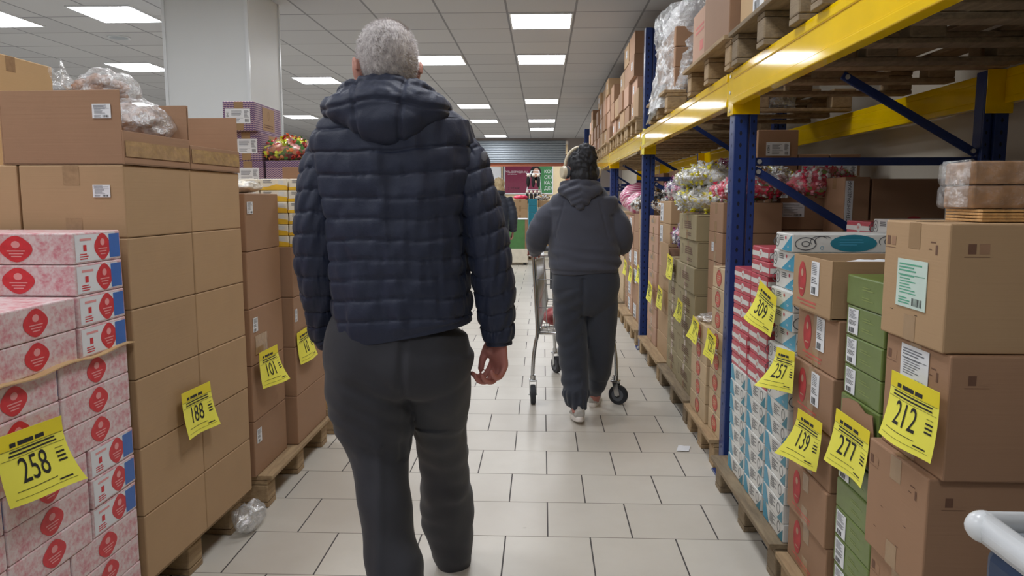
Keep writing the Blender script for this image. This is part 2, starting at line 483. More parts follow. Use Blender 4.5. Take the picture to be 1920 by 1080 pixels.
# ---- drawing on one face of a box: 2D (u right, v up) seen from outside
class Face:
    def __init__(s, mb, side, cx, cy, cz, d):
        """side: 'x-','x+','y-','y+','z+' of a box centred at c with dims d"""
        s.mb = mb; hx, hy, hz = d[0] / 2, d[1] / 2, d[2] / 2
        O = Vector((cx, cy, cz))
        if side == 'x-': s.o = O + Vector((-hx, 0, 0)); s.u = Vector((0, -1, 0)); s.v = Vector((0, 0, 1)); s.w, s.h = d[1], d[2]
        if side == 'x+': s.o = O + Vector((hx, 0, 0)); s.u = Vector((0, 1, 0)); s.v = Vector((0, 0, 1)); s.w, s.h = d[1], d[2]
        if side == 'y-': s.o = O + Vector((0, -hy, 0)); s.u = Vector((1, 0, 0)); s.v = Vector((0, 0, 1)); s.w, s.h = d[0], d[2]
        if side == 'y+': s.o = O + Vector((0, hy, 0)); s.u = Vector((-1, 0, 0)); s.v = Vector((0, 0, 1)); s.w, s.h = d[0], d[2]
        if side == 'z+': s.o = O + Vector((0, 0, hz)); s.u = Vector((1, 0, 0)); s.v = Vector((0, 1, 0)); s.w, s.h = d[0], d[1]
        s.n = s.u.cross(s.v)
    def P(s, u, v, lift): return s.o + s.u * u + s.v * v + s.n * lift
    def rect(s, u, v, w, h, mat, lift=0.0006):
        s.mb.quad([s.P(u - w / 2, v - h / 2, lift), s.P(u + w / 2, v - h / 2, lift), s.P(u + w / 2, v + h / 2, lift), s.P(u - w / 2, v + h / 2, lift)], mat)
    def poly(s, pts, mat, lift=0.0006):
        s.mb.add([s.P(a, b, lift) for a, b in pts], [tuple(range(len(pts)))], mat)
    def oval(s, u, v, rx, ry, mat, lift=0.0008, n=20, lobes=0.0):
        s.poly([(u + rx * math.cos(2 * math.pi * i / n) * (1 + lobes * math.cos(8 * math.pi * i / n)),
                 v + ry * math.sin(2 * math.pi * i / n) * (1 + lobes * math.cos(8 * math.pi * i / n))) for i in range(n)], mat, lift)
    def ring(s, u, v, rx, ry, t, mat, lift=0.0009, n=16, a0=0, a1=1):
        vs = []; k = n + 1
        for q in (0, t):
            for i in range(k):
                a = 2 * math.pi * (a0 + (a1 - a0) * i / n)
                vs.append(s.P(u + (rx - q) * math.cos(a), v + (ry - q) * math.sin(a), lift))
        s.mb.add(vs, [(i, i + 1, k + i + 1, k + i) for i in range(n)], mat)
    def text(s, txt, size, u, v, mat, lift=0.0009, rot=0, sx=1.0):
        vs, fs = text_geo(txt, size); c, q = math.cos(rot), math.sin(rot)
        s.mb.add([s.P(u + (a * sx * c - b * q), v + (a * sx * q + b * c), lift) for a, b, _ in vs], fs, mat)
    def lines(s, u, v, w, h, n, mat, rnd=None, lift=0.0009, th=0.45):
        rnd = rnd or R
        for i in range(n):
            y = v + h / 2 - h * (i + 0.5) / n; ww = w * rnd.uniform(0.55, 1.0)
            s.rect(u - (w - ww) / 2, y, ww, h / n * th, mat, lift)
    def barcode(s, u, v, w, h, mat='ink', lift=0.0009, n=9):
        x = u - w / 2; rr = random.Random(int(w * 1e5))
        for i in range(n):
            t = w / n; s.rect(x + t * (i + .5), v, t * rr.choice((.3, .5, .65)), h, mat, lift)
# ---------------------------------------------------------------- room shell
XL, XR, YB, YF = -9.5, 2.25, -6.0, 21.5
def slab(name, x0, x1, y0, y1, z0, z1, mat):
    return struct(MB().bb(x0, x1, y0, y1, z0, z1, mat).obj(name))
slab('floor', XL, 4.0, YB, 24.1, -0.1, 0.0, 'floor_tile')
slab('ceiling', XL, 4.0, YB, 24.1, CEIL, CEIL + 0.1, 'ceiling_tile')
slab('wall_right', XR, XR + 0.15, YB, YF + 0.2, 0, CEIL, 'cream_wall')
slab('wall_left', XL - 0.15, XL, YB, YF + 0.2, 0, CEIL, 'white_wall')
slab('wall_back', XL, XR, YB - 0.15, YB, 0, CEIL, 'white_wall')
OX0, OX1 = -3.4, 0.72     # opening in the far wall, under the roller shutter
o = MB(); o.bb(XL, OX0, YF, YF + 0.2, 0, CEIL, 'dark_wall'); o.bb(OX1, XR, YF, YF + 0.2, 0, CEIL, 'dark_wall')
o.bb(OX0, OX1, YF, YF + 0.2, 2.93, CEIL, 'dark_wall'); struct(o.obj('wall_far'))
slab('trim_1', OX0, OX1, YF + 0.02, YF + 0.16, 2.22, 2.335, 'orange_paint')
o = MB(); o.bb(OX1 - 0.07, OX1, YF - 0.02, YF + 0.16, 0, 2.55, 'orange_paint'); struct(o.obj('trim_2'))
slab('wall_hall', -5.0, 4.0, 24.05, 24.15, 0, CEIL, 'hall_wall')
slab('wall_hall_left', -5.1, -5.0, YF + 0.2, 24.15, 0, CEIL, 'white_wall')
slab('wall_hall_right', 3.9, 4.0, YF + 0.2, 24.15, 0, CEIL, 'hall_wall')
# roller shutter, half lowered
sh = MB(); n = 9; z0, z1 = 2.33, 2.93
for i in range(n):
    a = z0 + (z1 - z0) * i / n; b = z0 + (z1 - z0) * (i + 1) / n; k = 8
    vs = []
    for j in range(k + 1):
        t = j / k; y = YF - 0.03 - 0.03 * math.sin(math.pi * t) ** 0.6 if 0 < t < 1 else YF - 0.03
        vs += [(OX0, y, a + (b - a) * t), (OX1 - 0.07, y, a + (b - a) * t)]
    sh.add(vs, [(2 * j, 2 * j + 1, 2 * j + 3, 2 * j + 2) for j in range(k)], 'slat_grey')
sh.bb(OX0, OX1 - 0.07, YF - 0.06, YF - 0.02, 2.31, 2.335, 'slat_grey')
sh.bb(OX0, OX1 - 0.07, YF - 0.028, YF - 0.001, 2.335, 2.93, 'slat_grey')
tag(sh.obj('roller_shutter'), 'grey roller shutter half lowered across the far opening', 'shutter')

# square pillar
pl = MB(); pl.bb(-3.0, -2.334, 6.0, 6.72, 0, CEIL, 'white_wall', 0.006)
for x, y in ((-3.0, 6.0), (-2.334, 6.0), (-2.334, 6.72)):
    pl.bb(x - .012, x + .012, y - .012, y + .012, 0, CEIL, 'white_plastic')
struct(pl.obj('column'))

# ceiling lamps
_lf = MB()
W2, H2 = 0.295, 0.31
for x0, x1, y0, y1 in ((-W2, W2, -H2, -H2 + .015), (-W2, W2, H2 - .015, H2), (-W2, -W2 + .015, -H2 + .015, H2 - .015), (W2 - .015, W2, -H2 + .015, H2 - .015)):
    _lf.bb(x0, x1, y0, y1, -0.012, 0.0, 'white_plastic')
_lf = _lf.mesh('lamp_frame')
_ld = MB(); _ld.quad([(-W2 + .015, -H2 + .015, -0.006), (-W2 + .015, H2 - .015, -0.006), (W2 - .015, H2 - .015, -0.006), (W2 - .015, -H2 + .015, -0.006)], 'lamp_light')
_ld = _ld.mesh('diffuser')
def lamp(x, y, label):
    o = empty('ceiling_light', (x, y, CEIL))
    link('frame', _lf, o); link('diffuser', _ld, o)
    tag(o, label, 'ceiling light', 'square light panels in the ceiling')
gA = lambda k: CY0 + GY * k
for x, k, l in ((CX0, 0, 'largest square light panel, above the aisle at the top'), (CX0, 3, 'second square light panel above the aisle'),
                (CX0, 9, 'third square light panel above the aisle'), (CX0, 14, 'fourth square light panel above the aisle'),
                (CX0, 17, 'farthest square light panel of the aisle row, before the shutter'),
                (-1.26, 3, 'light panel just right of the grey-haired head'), (-1.26, 10, 'light panel right of the hood, first of the three in line'),
                (-1.28, 14, 'light panel right of the hood, second of the three in line'), (-1.28, 20, 'small light panel just in front of the shutter')):
    lamp(x, gA(k), l)
for x, y, l in ((-3.93, 6.98, 'big bright light panel left of the white pillar'), (-3.24, 10.9, 'light panel between pillar and grey-haired head'),
                (-5.22, 9.72, 'light panel behind the bag of pastries'), (-5.03, 15.66, 'distant light panel beside the purple boxes'),
                (-5.2, 7.12, 'light panel cut by the upper left edge')):
    lamp(x, y, l)
for x, y in ((CX0, gA(-4)), (CX0, gA(-8)), (CX0, gA(-12)), (-1.88, gA(-5)), (-1.88, gA(-9)), (-3.74, gA(-6)), (-3.74, gA(-11)),
             (-6.2, gA(-3)), (-6.2, gA(-9)), (-1.88, gA(-14)), (-7.4, 9.0), (-7.4, 13.5), (-3.4, 17.5), (-3.4, 14.2), (-7.4, 18.5)):
    lamp(x, y, 'square light panel out of view of the photo')
for x in (-2.2, 0.3, 1.8):
    lamp(x, 22.8, 'light panel in the hall beyond the shutter')
# round speaker grilles
for x, y, l in ((-4.47, 7.96, 'round speaker grille in the ceiling left of the pillar'), (-2.2, 13.6, 'small round grille in the far ceiling behind the head')):
    g = MB(); g.cyl((0, 0, -0.012), (0, 0, 0), 0.11, 'white_plastic', 28); g.cyl((0, 0, -0.014), (0, 0, -0.012), 0.092, 'slat_grey', 28)
    o = g.obj('ceiling_speaker'); o.location = (x, y, CEIL); tag(o, l, 'speaker')

# ---------------------------------------------------------------- pallet rack
POSTS = [0.38, 3.42, 6.46, 9.50, 12.54, 15.58]
rack = empty('pallet_rack', (0.903, 3.42, 0))
RK = Vector((0.903, 3.42, 0))
def rk(mb, name, parent=None, base=None):
    mb.v = [tuple(Vector(p) - (base if base is not None else RK)) for p in mb.v]
    return mb.obj(name, parent if parent is not None else rack)
tag(rack, 'tall pallet rack with blue posts and yellow beams', 'rack')
def post_mesh(front, top):
    mb = MB(); s = 1 if front else -1
    # open profile: wide strip, groove, narrow strip
    def bx(a, b, y0, y1, m='rack_blue'): mb.bb(min(a * s, b * s), max(a * s, b * s), y0, y1, 0.01, top, m, 0.003)
    bx(-0.05, 0.008, 0, 0.012); bx(-0.05, -0.04, 0.012, 0.09); bx(0.0, 0.008, 0.012, 0.03); bx(0.008, 0.02, 0.02, 0.03)
    bx(0.02, 0.052, 0.010, 0.022); bx(0.044, 0.052, 0.022, 0.09)
    for i in range(int((top - .12) / .052)):
        z = 0.09 + 0.052 * i
        for x, r in ((-0.022, 0.0075), (0.037, 0.0055)):
            y = -0.0006 if x < 0 else 0.0094
            mb.add([(x * s + r * c * .8, y, z + r * q * 1.25) for c, q in ((-.5, -1), (.5, -1), (1, 0), (.5, 1), (-.5, 1), (-1, 0))], [(0, 1, 2, 3, 4, 5)], 'hole')
        q = 0.007
        mb.add([(-0.0506 * s, 0.045 + q * c, z + q * e) for c, e in ((0, -1.3), (.7, 0), (0, 1.3), (-.7, 0))], [(0, 1, 2, 3)], 'hole')
    return mb.mesh('upright_post')
PM = {(f, t): post_mesh(f, 2.72 if t else 1.866) for f in (True, False) for t in (True, False)}
ft = MB(); ft.bb(-0.075, 0.075, -0.03, 0.12, 0, 0.01, 'rack_blue', 0.002)
for x, y in ((-0.06, -0.015), (0.06, 0.105)): ft.cyl((x, y, 0.01), (x, y, 0.03), 0.009, 'bolt', 8)
FTM = ft.mesh('foot_plate')
cn = MB(); cn.bb(-0.056, 0.056, -0.006, -0.0015, 1.68, 1.869, 'rack_yellow', 0.002)
cn.bb(-0.062, -0.054, -0.006, 0.096, 1.68, 1.869, 'rack_yellow', 0.002)
for z in (1.70, 1.78, 1.85): cn.cyl((-0.066, 0.045, z), (-0.06, 0.045, z), 0.008, 'bolt', 8)
CNM = cn.mesh('beam_connector')
def beam_mesh(front, L):
    mb = MB(); s = 1 if front else -1
    def bx(a, b, z0, z1, bev=0.004): mb.bb(min(a * s, b * s), max(a * s, b * s), 0, L, z0, z1, 'rack_yellow', bev)
    bx(-0.068, -0.02, 1.722, 1.752); bx(-0.063, -0.02, 1.750, 1.835); bx(-0.068, -0.02, 1.833, 1.870)
    bx(-0.0655, -0.05, 1.749, 1.757, .001)
    return mb.mesh('beam')
BL = 3.04 - 0.104
BMM = {True: beam_mesh(True, BL), False: beam_mesh(False, BL)}
def bar(a, b, name, parent, t=0.018, wd=0.036):
    """flat C-section brace between two points in the x-z plane"""
    a = Vector(a); b = Vector(b); L = (b - a).length; an = math.atan2(b.z - a.z, b.x - a.x)
    mb = MB(); mb.box((L / 2, 0, 0), (L, t, wd), 'rack_blue', 0.003)
    mb.box((L / 2, -t / 2 - 0.0005, 0), (L, 0.001, wd * .4), 'rack_blue')
    for x in (0.02, L - 0.02): mb.cyl((x, -t / 2 - 0.008, 0), (x, -t / 2, 0), 0.011, 'bolt', 8)
    o = link(name, mb.mesh(name), parent); o.location = a; o.rotation_euler = (0, -an, 0); return o
XF, XB = 0.903, 1.99
for i, y in enumerate(POSTS):
    for fr, x in ((True, XF), (False, XB)):
        p = link('upright_post', PM[(fr, i in (0, 2, 5))], rack); p.location = Vector((x, y, 0)) - RK
        link('foot_plate', FTM, p)
        if fr: link('beam_connector', CNM, p)
        else:
            c = link('beam_connector', CNM, p); c.scale = (-1, 1, 1)
    yy = y + 0.05
    for bi, (a, b) in enumerate((((XF + .055, yy, 1.475), (XB - .055, yy, 1.475)), ((XF + .055, yy, 1.44), (XB - .055, yy, 0.85)), ((XF + .055, yy, 2.12), (XB - .055, yy, 1.51)),
                 ((XF + .055, yy, 0.25), (XB - .055, yy, 0.82)), ((XF + .055, yy, 2.16), (XB - .055, yy, 2.62)), ((XF + .055, yy, 0.2), (XB - .055, yy, 0.2)))):
        if i in (1, 3, 4) and bi == 4: continue
        if i in (1, 3, 4) and bi == 2: a = (XF + .43, yy, 1.855)
        bar(Vector(a) - RK, Vector(b) - RK, 'brace', rack)
    if i < len(POSTS) - 1:
        for fr, x in ((True, XF), (False, XB)):
            p = link('beam', BMM[fr], rack); p.location = Vector((x, y + 0.098, 0)) - RK
# ---------------------------------------------------------------- pallets
_PAL = {}
def pallet(x0, x1, y0, y1, z, label, group='wooden pallets', mat='pallet_wood', detail=True, rz=0.0, nb=3):
    w_, l_ = x1 - x0, y1 - y0
    key = (round(w_, 2), round(l_, 2), mat, nb)
    if key not in _PAL:
        rr = random.Random(len(_PAL))
        dk = MB(); n = max(5, round(w_ / 0.19))
        # boards of the deck run along y, bearers across
        for i in range(n):
            cx = -w_ / 2 + 0.05 + (w_ - 0.1) * i / (n - 1)
            dk.box((cx, 0, 0.133), ((w_ / n) * rr.uniform(.66, .8), l_, 0.02), mat, 0.003)
        for j in range(nb):
            cy = -l_ / 2 + 0.05 + (l_ - 0.1) * j / (nb - 1)
            dk.box((0, cy, 0.112), (w_, 0.095, 0.02), mat, 0.003)
        bl = MB(); bl.box((0, 0, 0.062), (0.13, 0.095, 0.078), mat, 0.006)
        bb_ = MB(); bb_.box((0, 0, 0.0115), (w_, 0.095, 0.021), mat, 0.003)
        _PAL[key] = (dk.mesh('deck'), bl.mesh('block'), bb_.mesh('bottom_board'))
    dk, bl, bb_ = _PAL[key]
    o = empty('pallet', ((x0 + x1) / 2, (y0 + y1) / 2, z), rz)
    link('deck', dk, o)
    for j in range(nb):
        cy = -l_ / 2 + 0.05 + (l_ - 0.1) * j / (nb - 1)
        b = link('bottom_board', bb_, o); b.location = (0, cy, 0)
        for i in range(3):
            k = link('block', bl, o); k.location = (-w_ / 2 + 0.065 + (w_ - 0.13) * i / 2, cy, 0)
    tag(o, label, 'pallet', group)
    return o
PZ = 0.144

# ---------------------------------------------------------------- cartons
_CM = {}
def carton_mesh(w_, d, h, mat, axis='x', decor=None, dkey=None, bev=0.004, tape='tape'):
    key = (round(w_, 3), round(d, 3), round(h, 3), mat, axis, dkey, tape)
    if key in _CM: return _CM[key]
    mb = MB(); mb.box((0, 0, h / 2), (w_, d, h), mat, bev)
    F = {s: Face(mb, s, 0, 0, h / 2, (w_, d, h)) for s in ('x-', 'x+', 'y-', 'y+', 'z+')}
    if axis == 'x':
        F['z+'].rect(0, 0, w_, 0.003, 'seam', 0.0004)
        if tape:
            F['z+'].rect(0, 0, w_ - .01, 0.05, tape)
            for s in ('x-', 'x+'): F[s].rect(0, h / 2 - 0.03, 0.05, 0.055, tape); F[s].rect(0, -h / 2 + 0.03, 0.05, 0.055, tape)
    elif axis == 'y':
        F['z+'].rect(0, 0, 0.003, d, 'seam', 0.0004)
        if tape:
            F['z+'].rect(0, 0, 0.05, d - .01, tape)
            for s in ('y-', 'y+'): F[s].rect(0, h / 2 - 0.03, 0.05, 0.055, tape); F[s].rect(0, -h / 2 + 0.03, 0.05, 0.055, tape)
    if decor: decor(F, w_, d, h)
    _CM[key] = mb.mesh('carton'); return _CM[key]

_SM = {}
def sticker(kind, w_, h):
    """a paper label lying in its own x-z plane, facing -y"""
    key = (kind, w_, h)
    if key in _SM: return _SM[key]
    mb = MB(); mb.box((0, -0.0008, 0), (w_, 0.0012, h), 'paper_green' if kind == 'green' else 'paper')
    F = Face(mb, 'y-', 0, -0.0008, 0, (w_, 0.0012, h)); rr = random.Random(hash(key) & 255 if False else int(w_ * 977 + h * 131))
    ink = 'ink_green' if kind == 'green' else 'ink_grey'
    if kind in ('wide', 'green'):
        F.lines(0, h * .33, w_ * .86, h * .2, 3, ink, rr, .0005)
        F.lines(-w_ * .08, -h * .02, w_ * .62, h * .42, 7, ink, rr, .0005, .35)
        F.rect(0, h * .18, w_ * .9, h * .012, 'ink' if kind == 'wide' else ink, .0005)
        F.barcode(w_ * .22, -h * .36, w_ * .34, h * .16, 'ink', .0005)
        F.lines(-w_ * .2, -h * .36, w_ * .4, h * .16, 3, ink, rr, .0005)
    elif kind == 'tall':
        F.lines(0, h * .28, w_ * .8, h * .36, 7, ink, rr, .0005, .4)
        F.lines(0, -h * .06, w_ * .8, h * .2, 4, 'ink', rr, .0005, .4)
        F.barcode(-w_ * .12, -h * .36, w_ * .5, h * .2, 'ink', .0005)
    elif kind == 'box':   # wide label with vertical print on the left and a barcode on the right
        F.text('81041', h * .26, -w_ * .4, 0, 'ink', .0005, math.pi / 2)
        F.lines(0.0, h * .18, w_ * .5, h * .4, 5, ink, rr, .0005, .4)
        F.lines(0.0, -h * .25, w_ * .5, h * .3, 4, ink, rr, .0005, .35)
        F.lines(w_ * .36, h * .15, w_ * .2, h * .5, 9, ink, rr, .0005, .5)
        F.barcode(w_ * .36, -h * .3, w_ * .16, h * .22, 'ink', .0005)
    _SM[key] = mb.mesh('paper_label'); return _SM[key]
def stick(o, side, u, v, w_, h, kind, dims, label=None, rot=0.0):
    """a label on one side of a carton with dims (w, d, h) and its origin at the middle of its base"""
    W, D, H = dims; e = 0.0009
    s = link('paper_label', sticker(kind, w_, h), o)
    if side == 'x-': s.location = (-W / 2 - e, -u, H / 2 + v); s.rotation_euler = (0, rot, -math.pi / 2)
    if side == 'x+': s.location = (W / 2 + e, u, H / 2 + v); s.rotation_euler = (0, rot, math.pi / 2)
    if side == 'y-': s.location = (u, -D / 2 - e, H / 2 + v); s.rotation_euler = (0, rot, 0)
    if label: s['label'] = label
    return s

def carton(x0, x1, y0, y1, z, h, mat, label, cat='box', group=None, name='carton', axis='x', decor=None, dkey=None, rz=None, jit=0.003, tape='tape', piv=None, gap=0.0015):
    w_, d = x1 - x0 - 0.003, y1 - y0 - 0.003
    me = carton_mesh(w_, d, h - gap, mat, axis, decor, dkey, tape=tape)
    o = link(name, me)
    r = R.uniform(-0.006, 0.006) if rz is None else rz
    c = Vector(((x0 + x1) / 2 + R.uniform(-jit, jit) * .6, (y0 + y1) / 2 + R.uniform(-jit, jit) * .2, z))
    if piv is not None:
        p, ang = piv; q = Matrix.Rotation(ang, 4, 'Z'); c = Vector((p[0], p[1], 0)) + q @ (c - Vector((p[0], p[1], 0))); r += ang
    o.location = c; o.rotation_euler = (0, 0, r)
    tag(o, label, cat, group); return o
def dims(x0, x1, y0, y1, h): return (x1 - x0 - .003, y1 - y0 - .003, h - .0015)

def open_carton(x0, x1, y0, y1, z, h, mat, label, low=None, group=None, flaps=True, piv=None, name='open_carton', cat='box', flap_out=('x', 'y')):
    """box with its lid flaps opened; low = (side, height) is a side cut down"""
    w_, d = x1 - x0 - .003, y1 - y0 - .003; t = 0.004; mb = MB()
    mb.box((0, 0, t / 2), (w_, d, t), mat)
    H = {'x-': h, 'x+': h, 'y-': h, 'y+': h}
    if low: H[low[0]] = low[1]
    mb.box((-w_ / 2 + t / 2, 0, H['x-'] / 2), (t, d, H['x-']), mat, .001); mb.box((w_ / 2 - t / 2, 0, H['x+'] / 2), (t, d, H['x+']), mat, .001)
    mb.box((0, -d / 2 + t / 2, H['y-'] / 2), (w_ - 2 * t, t, H['y-']), mat, .001); mb.box((0, d / 2 - t / 2, H['y+'] / 2), (w_ - 2 * t, t, H['y+']), mat, .001)
    o = mb.obj(name); c = Vector(((x0 + x1) / 2, (y0 + y1) / 2, z)); r = 0
    if piv is not None:
        p, ang = piv; q = Matrix.Rotation(ang, 4, 'Z'); c = Vector((p[0], p[1], 0)) + q @ (c - Vector((p[0], p[1], 0))); r = ang
    o.location = c; o.rotation_euler = (0, 0, r)
    if flaps:
        for s in ('x-', 'x+'):
            if low and low[0] == s: continue
            fl = MB(); L = min(w_ / 2, .12) * .9; sg = -1 if s == 'x-' else 1
            fl.box((sg * L / 2, 0, 0), (L, d - .01, .003), mat); k = fl.obj('flap', o); k.location = (sg * (w_ / 2 - .002), 0, H[s]); k.rotation_euler = (0, -sg * math.radians(-62 if sg < 0 else -62), 0)
            k.rotation_euler = (0, sg * math.radians(78), 0)
    tag(o, label, cat, group); return o

# price sheets: a thin yellow page whose lower part swings out from the goods
_SG = {}
def sign_mesh(price, curl, twist, seed):
    key = (price, curl, twist)
    if key in _SG: return _SG[key]
    W, H = 0.21, 0.148; mb = MB(); rr = random.Random(seed)
    def bend(u, v, lift=0.0):
        t = (H / 2 - v) / H; s_ = (u / W + .5)
        out = curl * t * t * (0.55 + twist * (s_ - .5)) + 0.006 * math.sin(u * 26 + seed) * t + 0.0015
        return (u + twist * .03 * t * t, -(out + lift), v - 0.2 * curl * t * t)
    nu, nv = 20, 14
    def grid(u0, u1, v0, v1, mat, nu, nv, lift):
        vs = [bend(u0 + (u1 - u0) * i / nu, v0 + (v1 - v0) * j / nv, lift) for j in range(nv + 1) for i in range(nu + 1)]
        k = nu + 1
        mb.add(vs, [(j * k + i, j * k + i + 1, (j + 1) * k + i + 1, (j + 1) * k + i) for j in range(nv) for i in range(nu)], mat, True)
    grid(-W / 2, W / 2, -H / 2, H / 2, 'sign_yellow', nu, nv, 0)
    grid(-W / 2, W / 2, H / 2 - .034, H / 2 - .001, 'sign_band', nu, 3, .0005)
    def hbar(u, v, w_, h, mat='ink'): grid(u - w_ / 2, u + w_ / 2, v - h / 2, v + h / 2, mat, 6, 1, .001)
    x = -.07                       # bold header words, too soft to read
    for ww in (.018, .05, .03): hbar(x + ww / 2, H / 2 - .026, ww, .009); x += ww + .006
    for y in (.040, .048): hbar(0, H / 2 - y, .165 * rr.uniform(.85, 1), .0035)
    hbar(0, H / 2 - .035, .2, .0008); hbar(0, H / 2 - .054, .2, .0008)
    vs, fs = text_geo(price, 0.075)
    mb.add([bend(a * .85 - .012, b - .012, .001) for a, b, _ in vs], fs, 'ink')
    for k in range(3): hbar(.077, -.002 - k * .009, .026, .004)
    hbar(.077, .008, .026, .001); hbar(-.02, -H / 2 + .026, .12, .0012); hbar(.06, -H / 2 + .018, .04, .003); hbar(0, -H / 2 + .012, .18, .0007)
    _SG[key] = mb.mesh('price_sheet'); return _SG[key]
def sign(price, side, x, y, z, label, curl=0.03, twist=0.6, roll=0.0, seed=1, sc=1.0):
    """x, y, z: middle of the top edge"""
    o = link('price_sign', sign_mesh(price, curl, twist, seed))
    rz = math.pi / 2 if side == 'L' else -math.pi / 2
    Rm = Matrix.Rotation(rz, 4, 'Z') @ Matrix.Rotation(roll, 4, 'Y')
    o.matrix_world = Matrix.Translation((x, y, z)) @ Rm @ Matrix.Scale(sc, 4) @ Matrix.Translation((0, 0, -0.074))
    tag(o, label, 'price sign', 'yellow price sheets'); return o
# ================================================================ goods left of the aisle
def pink_decor(kind):
    def f(F, w_, d, h):
        # long sides carry one red badge, ends a badge with a blue panel
        def badge(s, u, rx, ry):
            F[s].oval(u, 0, rx, ry, 'badge_red', lobes=.05, n=40); F[s].oval(u, ry * .35, rx * .28, ry * .28, 'badge_light', .0012)
            for k in range(3): F[s].rect(u, -ry * .15 - k * ry * .22, rx * (1.15 - k * .25), ry * .09, 'badge_light', .0012)
        for s in ('x-', 'x+', 'y-', 'y+'):
            W = F[s].w
            if W > 0.25: badge(s, 0, .042, h * .40)
            else:
                F[s].rect(-.01, 0, W * .86, h * .86, 'paper', .0005)
                badge(s, .018, .036, h * .42); F[s].rect(W / 2 - .032, 0.0, .05, h * .80, 'label_blue', .0010)
                F[s].rect(-W / 2 + .045, 0.0, .014, h * .2, 'badge_red', .0010)
                F[s].lines(-W / 2 + .045, -h * .27, .045, h * .22, 3, 'badge_red', random.Random(3), .0010)
                F[s].rect(-W / 2 + .05, h * .27, .05, .006, 'badge_light', .0010)
    return f
pallet(-2.42, -1.22, 0.95, 2.085, 0, 'wooden pallet under the pink speckled boxes', nb=4)
PH = 0.0825; ZT = 1.222
def pinkbox(x0, x1, y0, y1, i, label):
    z = ZT - PH * (i + 1)
    return carton(x0, x1, y0, y1, z, PH, 'pink_speckle', label, group='pink speckled boxes', name='pink_box', axis='', decor=pink_decor(0), dkey='pink', tape='', rz=R.uniform(-.01, .01), gap=.001)
XP = -1.2; L_ = 0.31; S_ = 0.215
for i in range(13):
    n_ = nth(i)
    if i < 4:     # ends with blue panels toward the aisle
        pinkbox(XP - L_, XP, 2.085 - S_, 2.085, i, f'pink box with blue end panel, {n_} beside the tan cartons')
        if i > 1:
            pinkbox(XP - S_ - .005, XP - .005, 1.865 - L_, 1.865, i, f'pink box side-on, {["upper", "lower"][i - 2]} of the two above the cardboard sheet')
            pinkbox(XP - S_ - .005, XP - .005, 1.55 - L_, 1.55, i, 'pink box nearer than the photo shows')
        else:
            pinkbox(XP - 2 * L_ - .004, XP - L_ - .004, 2.085 - S_, 2.085, i, f'pink box at the left edge, {n_} of the pile')
    elif i in (7, 8, 9):
        pinkbox(XP - L_, XP, 2.085 - S_, 2.085, i, f'pink box with blue end panel, {["first", "second", "third"][i - 7]} below the three round badges')
        pinkbox(XP - S_, XP, 1.865 - L_, 1.865, i, f'pink speckled box beside the blue panels, {n_} of its column')
        pinkbox(XP - S_, XP, 1.55 - L_, 1.55, i, f'pink speckled box near the bottom left corner, {n_} of its column')
    else:
        pinkbox(XP - S_, XP, 2.085 - L_, 2.085, i, f'pink speckled box touching the tan cartons, {n_} of its column')
        pinkbox(XP - S_, XP, 1.77 - L_, 1.77, i, f'pink speckled box behind the yellow 258 sheet, {n_} of its column')
        pinkbox(XP - S_, XP, 1.455 - L_, 1.455, i, 'pink box nearer than the photo shows')
# second pile of the same goods behind, carries the upper left box
for i in range(2, 13):
    pinkbox(XP - L_ * 2 - .004, XP - L_ - .004, 2.085 - S_, 2.085, i, 'pink box hidden behind the front pile')
mb = MB()
for (x0, x1, y0, y1) in ((-1.83, -1.185, 1.24, 2.095),):
    nx = 24; vs = []
    for j in range(nx + 1):
        y = y0 + (y1 - y0) * j / nx
        for x in (x0, x1): vs.append((x, y, ZT - 4 * PH + .0035 + (0.004 * math.sin(j * .9) if x == x1 else 0)))
    mb.add(vs, [(2 * j, 2 * j + 1, 2 * j + 3, 2 * j + 2) for j in range(nx)], 'card_light', True)
    vs2 = [(a, b, c - .003) for a, b, c in vs]
    mb.add(vs2, [(2 * j + 2, 2 * j + 3, 2 * j + 1, 2 * j) for j in range(nx)], 'card_light', True)
    mb.add(vs + vs2, [(2 * j + 1, 2 * j + 3, 2 * j + 3 + len(vs), 2 * j + 1 + len(vs)) for j in range(nx)], 'card_light', True)
tag(mb.obj('cardboard_sheet'), 'thin cardboard sheet lying between layers of pink boxes', 'cardboard')
sign('258', 'L', -1.175, 1.62, 0.79, 'yellow 258 price sheet hanging on the pink boxes', .045, .9, .06, 3, 1.05)

# stack of tan cartons
PV = ((-1.195, 2.11), -math.radians(2.2))
pallet(-2.40, -1.22, 2.12, 2.86, 0, 'pallet under the tan cartons, with crumpled film at its corner', rz=-math.radians(2.2))
HC = 0.2105
for c in range(2):
    for i in range(6):
        z = PZ + HC * (5 - i)
        y0 = 2.11 + c * .376
        lb = ['nearer', 'farther'][c]
        nm = carton(-1.515, -1.195, y0, y0 + .375, z, HC, 'card_tan', f'plain tan carton, {nth(i)} of the {lb} column beside the pink boxes', group='plain tan cartons left of the aisle', axis='y', piv=PV,
                    tape='tape_clear' if i == 0 else 'tape', jit=.002, rz=0)
        if c == 0 and i == 0: stick(nm, 'y-', .09, .03, .052, .036, 'wide', (.317, .372, .209))
        if i in (2, 5): carton(-1.838, -1.518, y0, y0 + .375, z, HC * 3, 'card_tan', 'tall tan carton behind the front columns of the left stack', group='hidden tan cartons', axis='y', piv=PV, rz=0, jit=0)
        if i in (2, 5): carton(-2.16, -1.842, y0, y0 + .375, z, HC * 3, 'card_tan', 'tall tan carton in the rear of the left stack', group='hidden tan cartons rear', axis='y', piv=PV, rz=0, jit=0)
ZS2 = PZ + 6 * HC
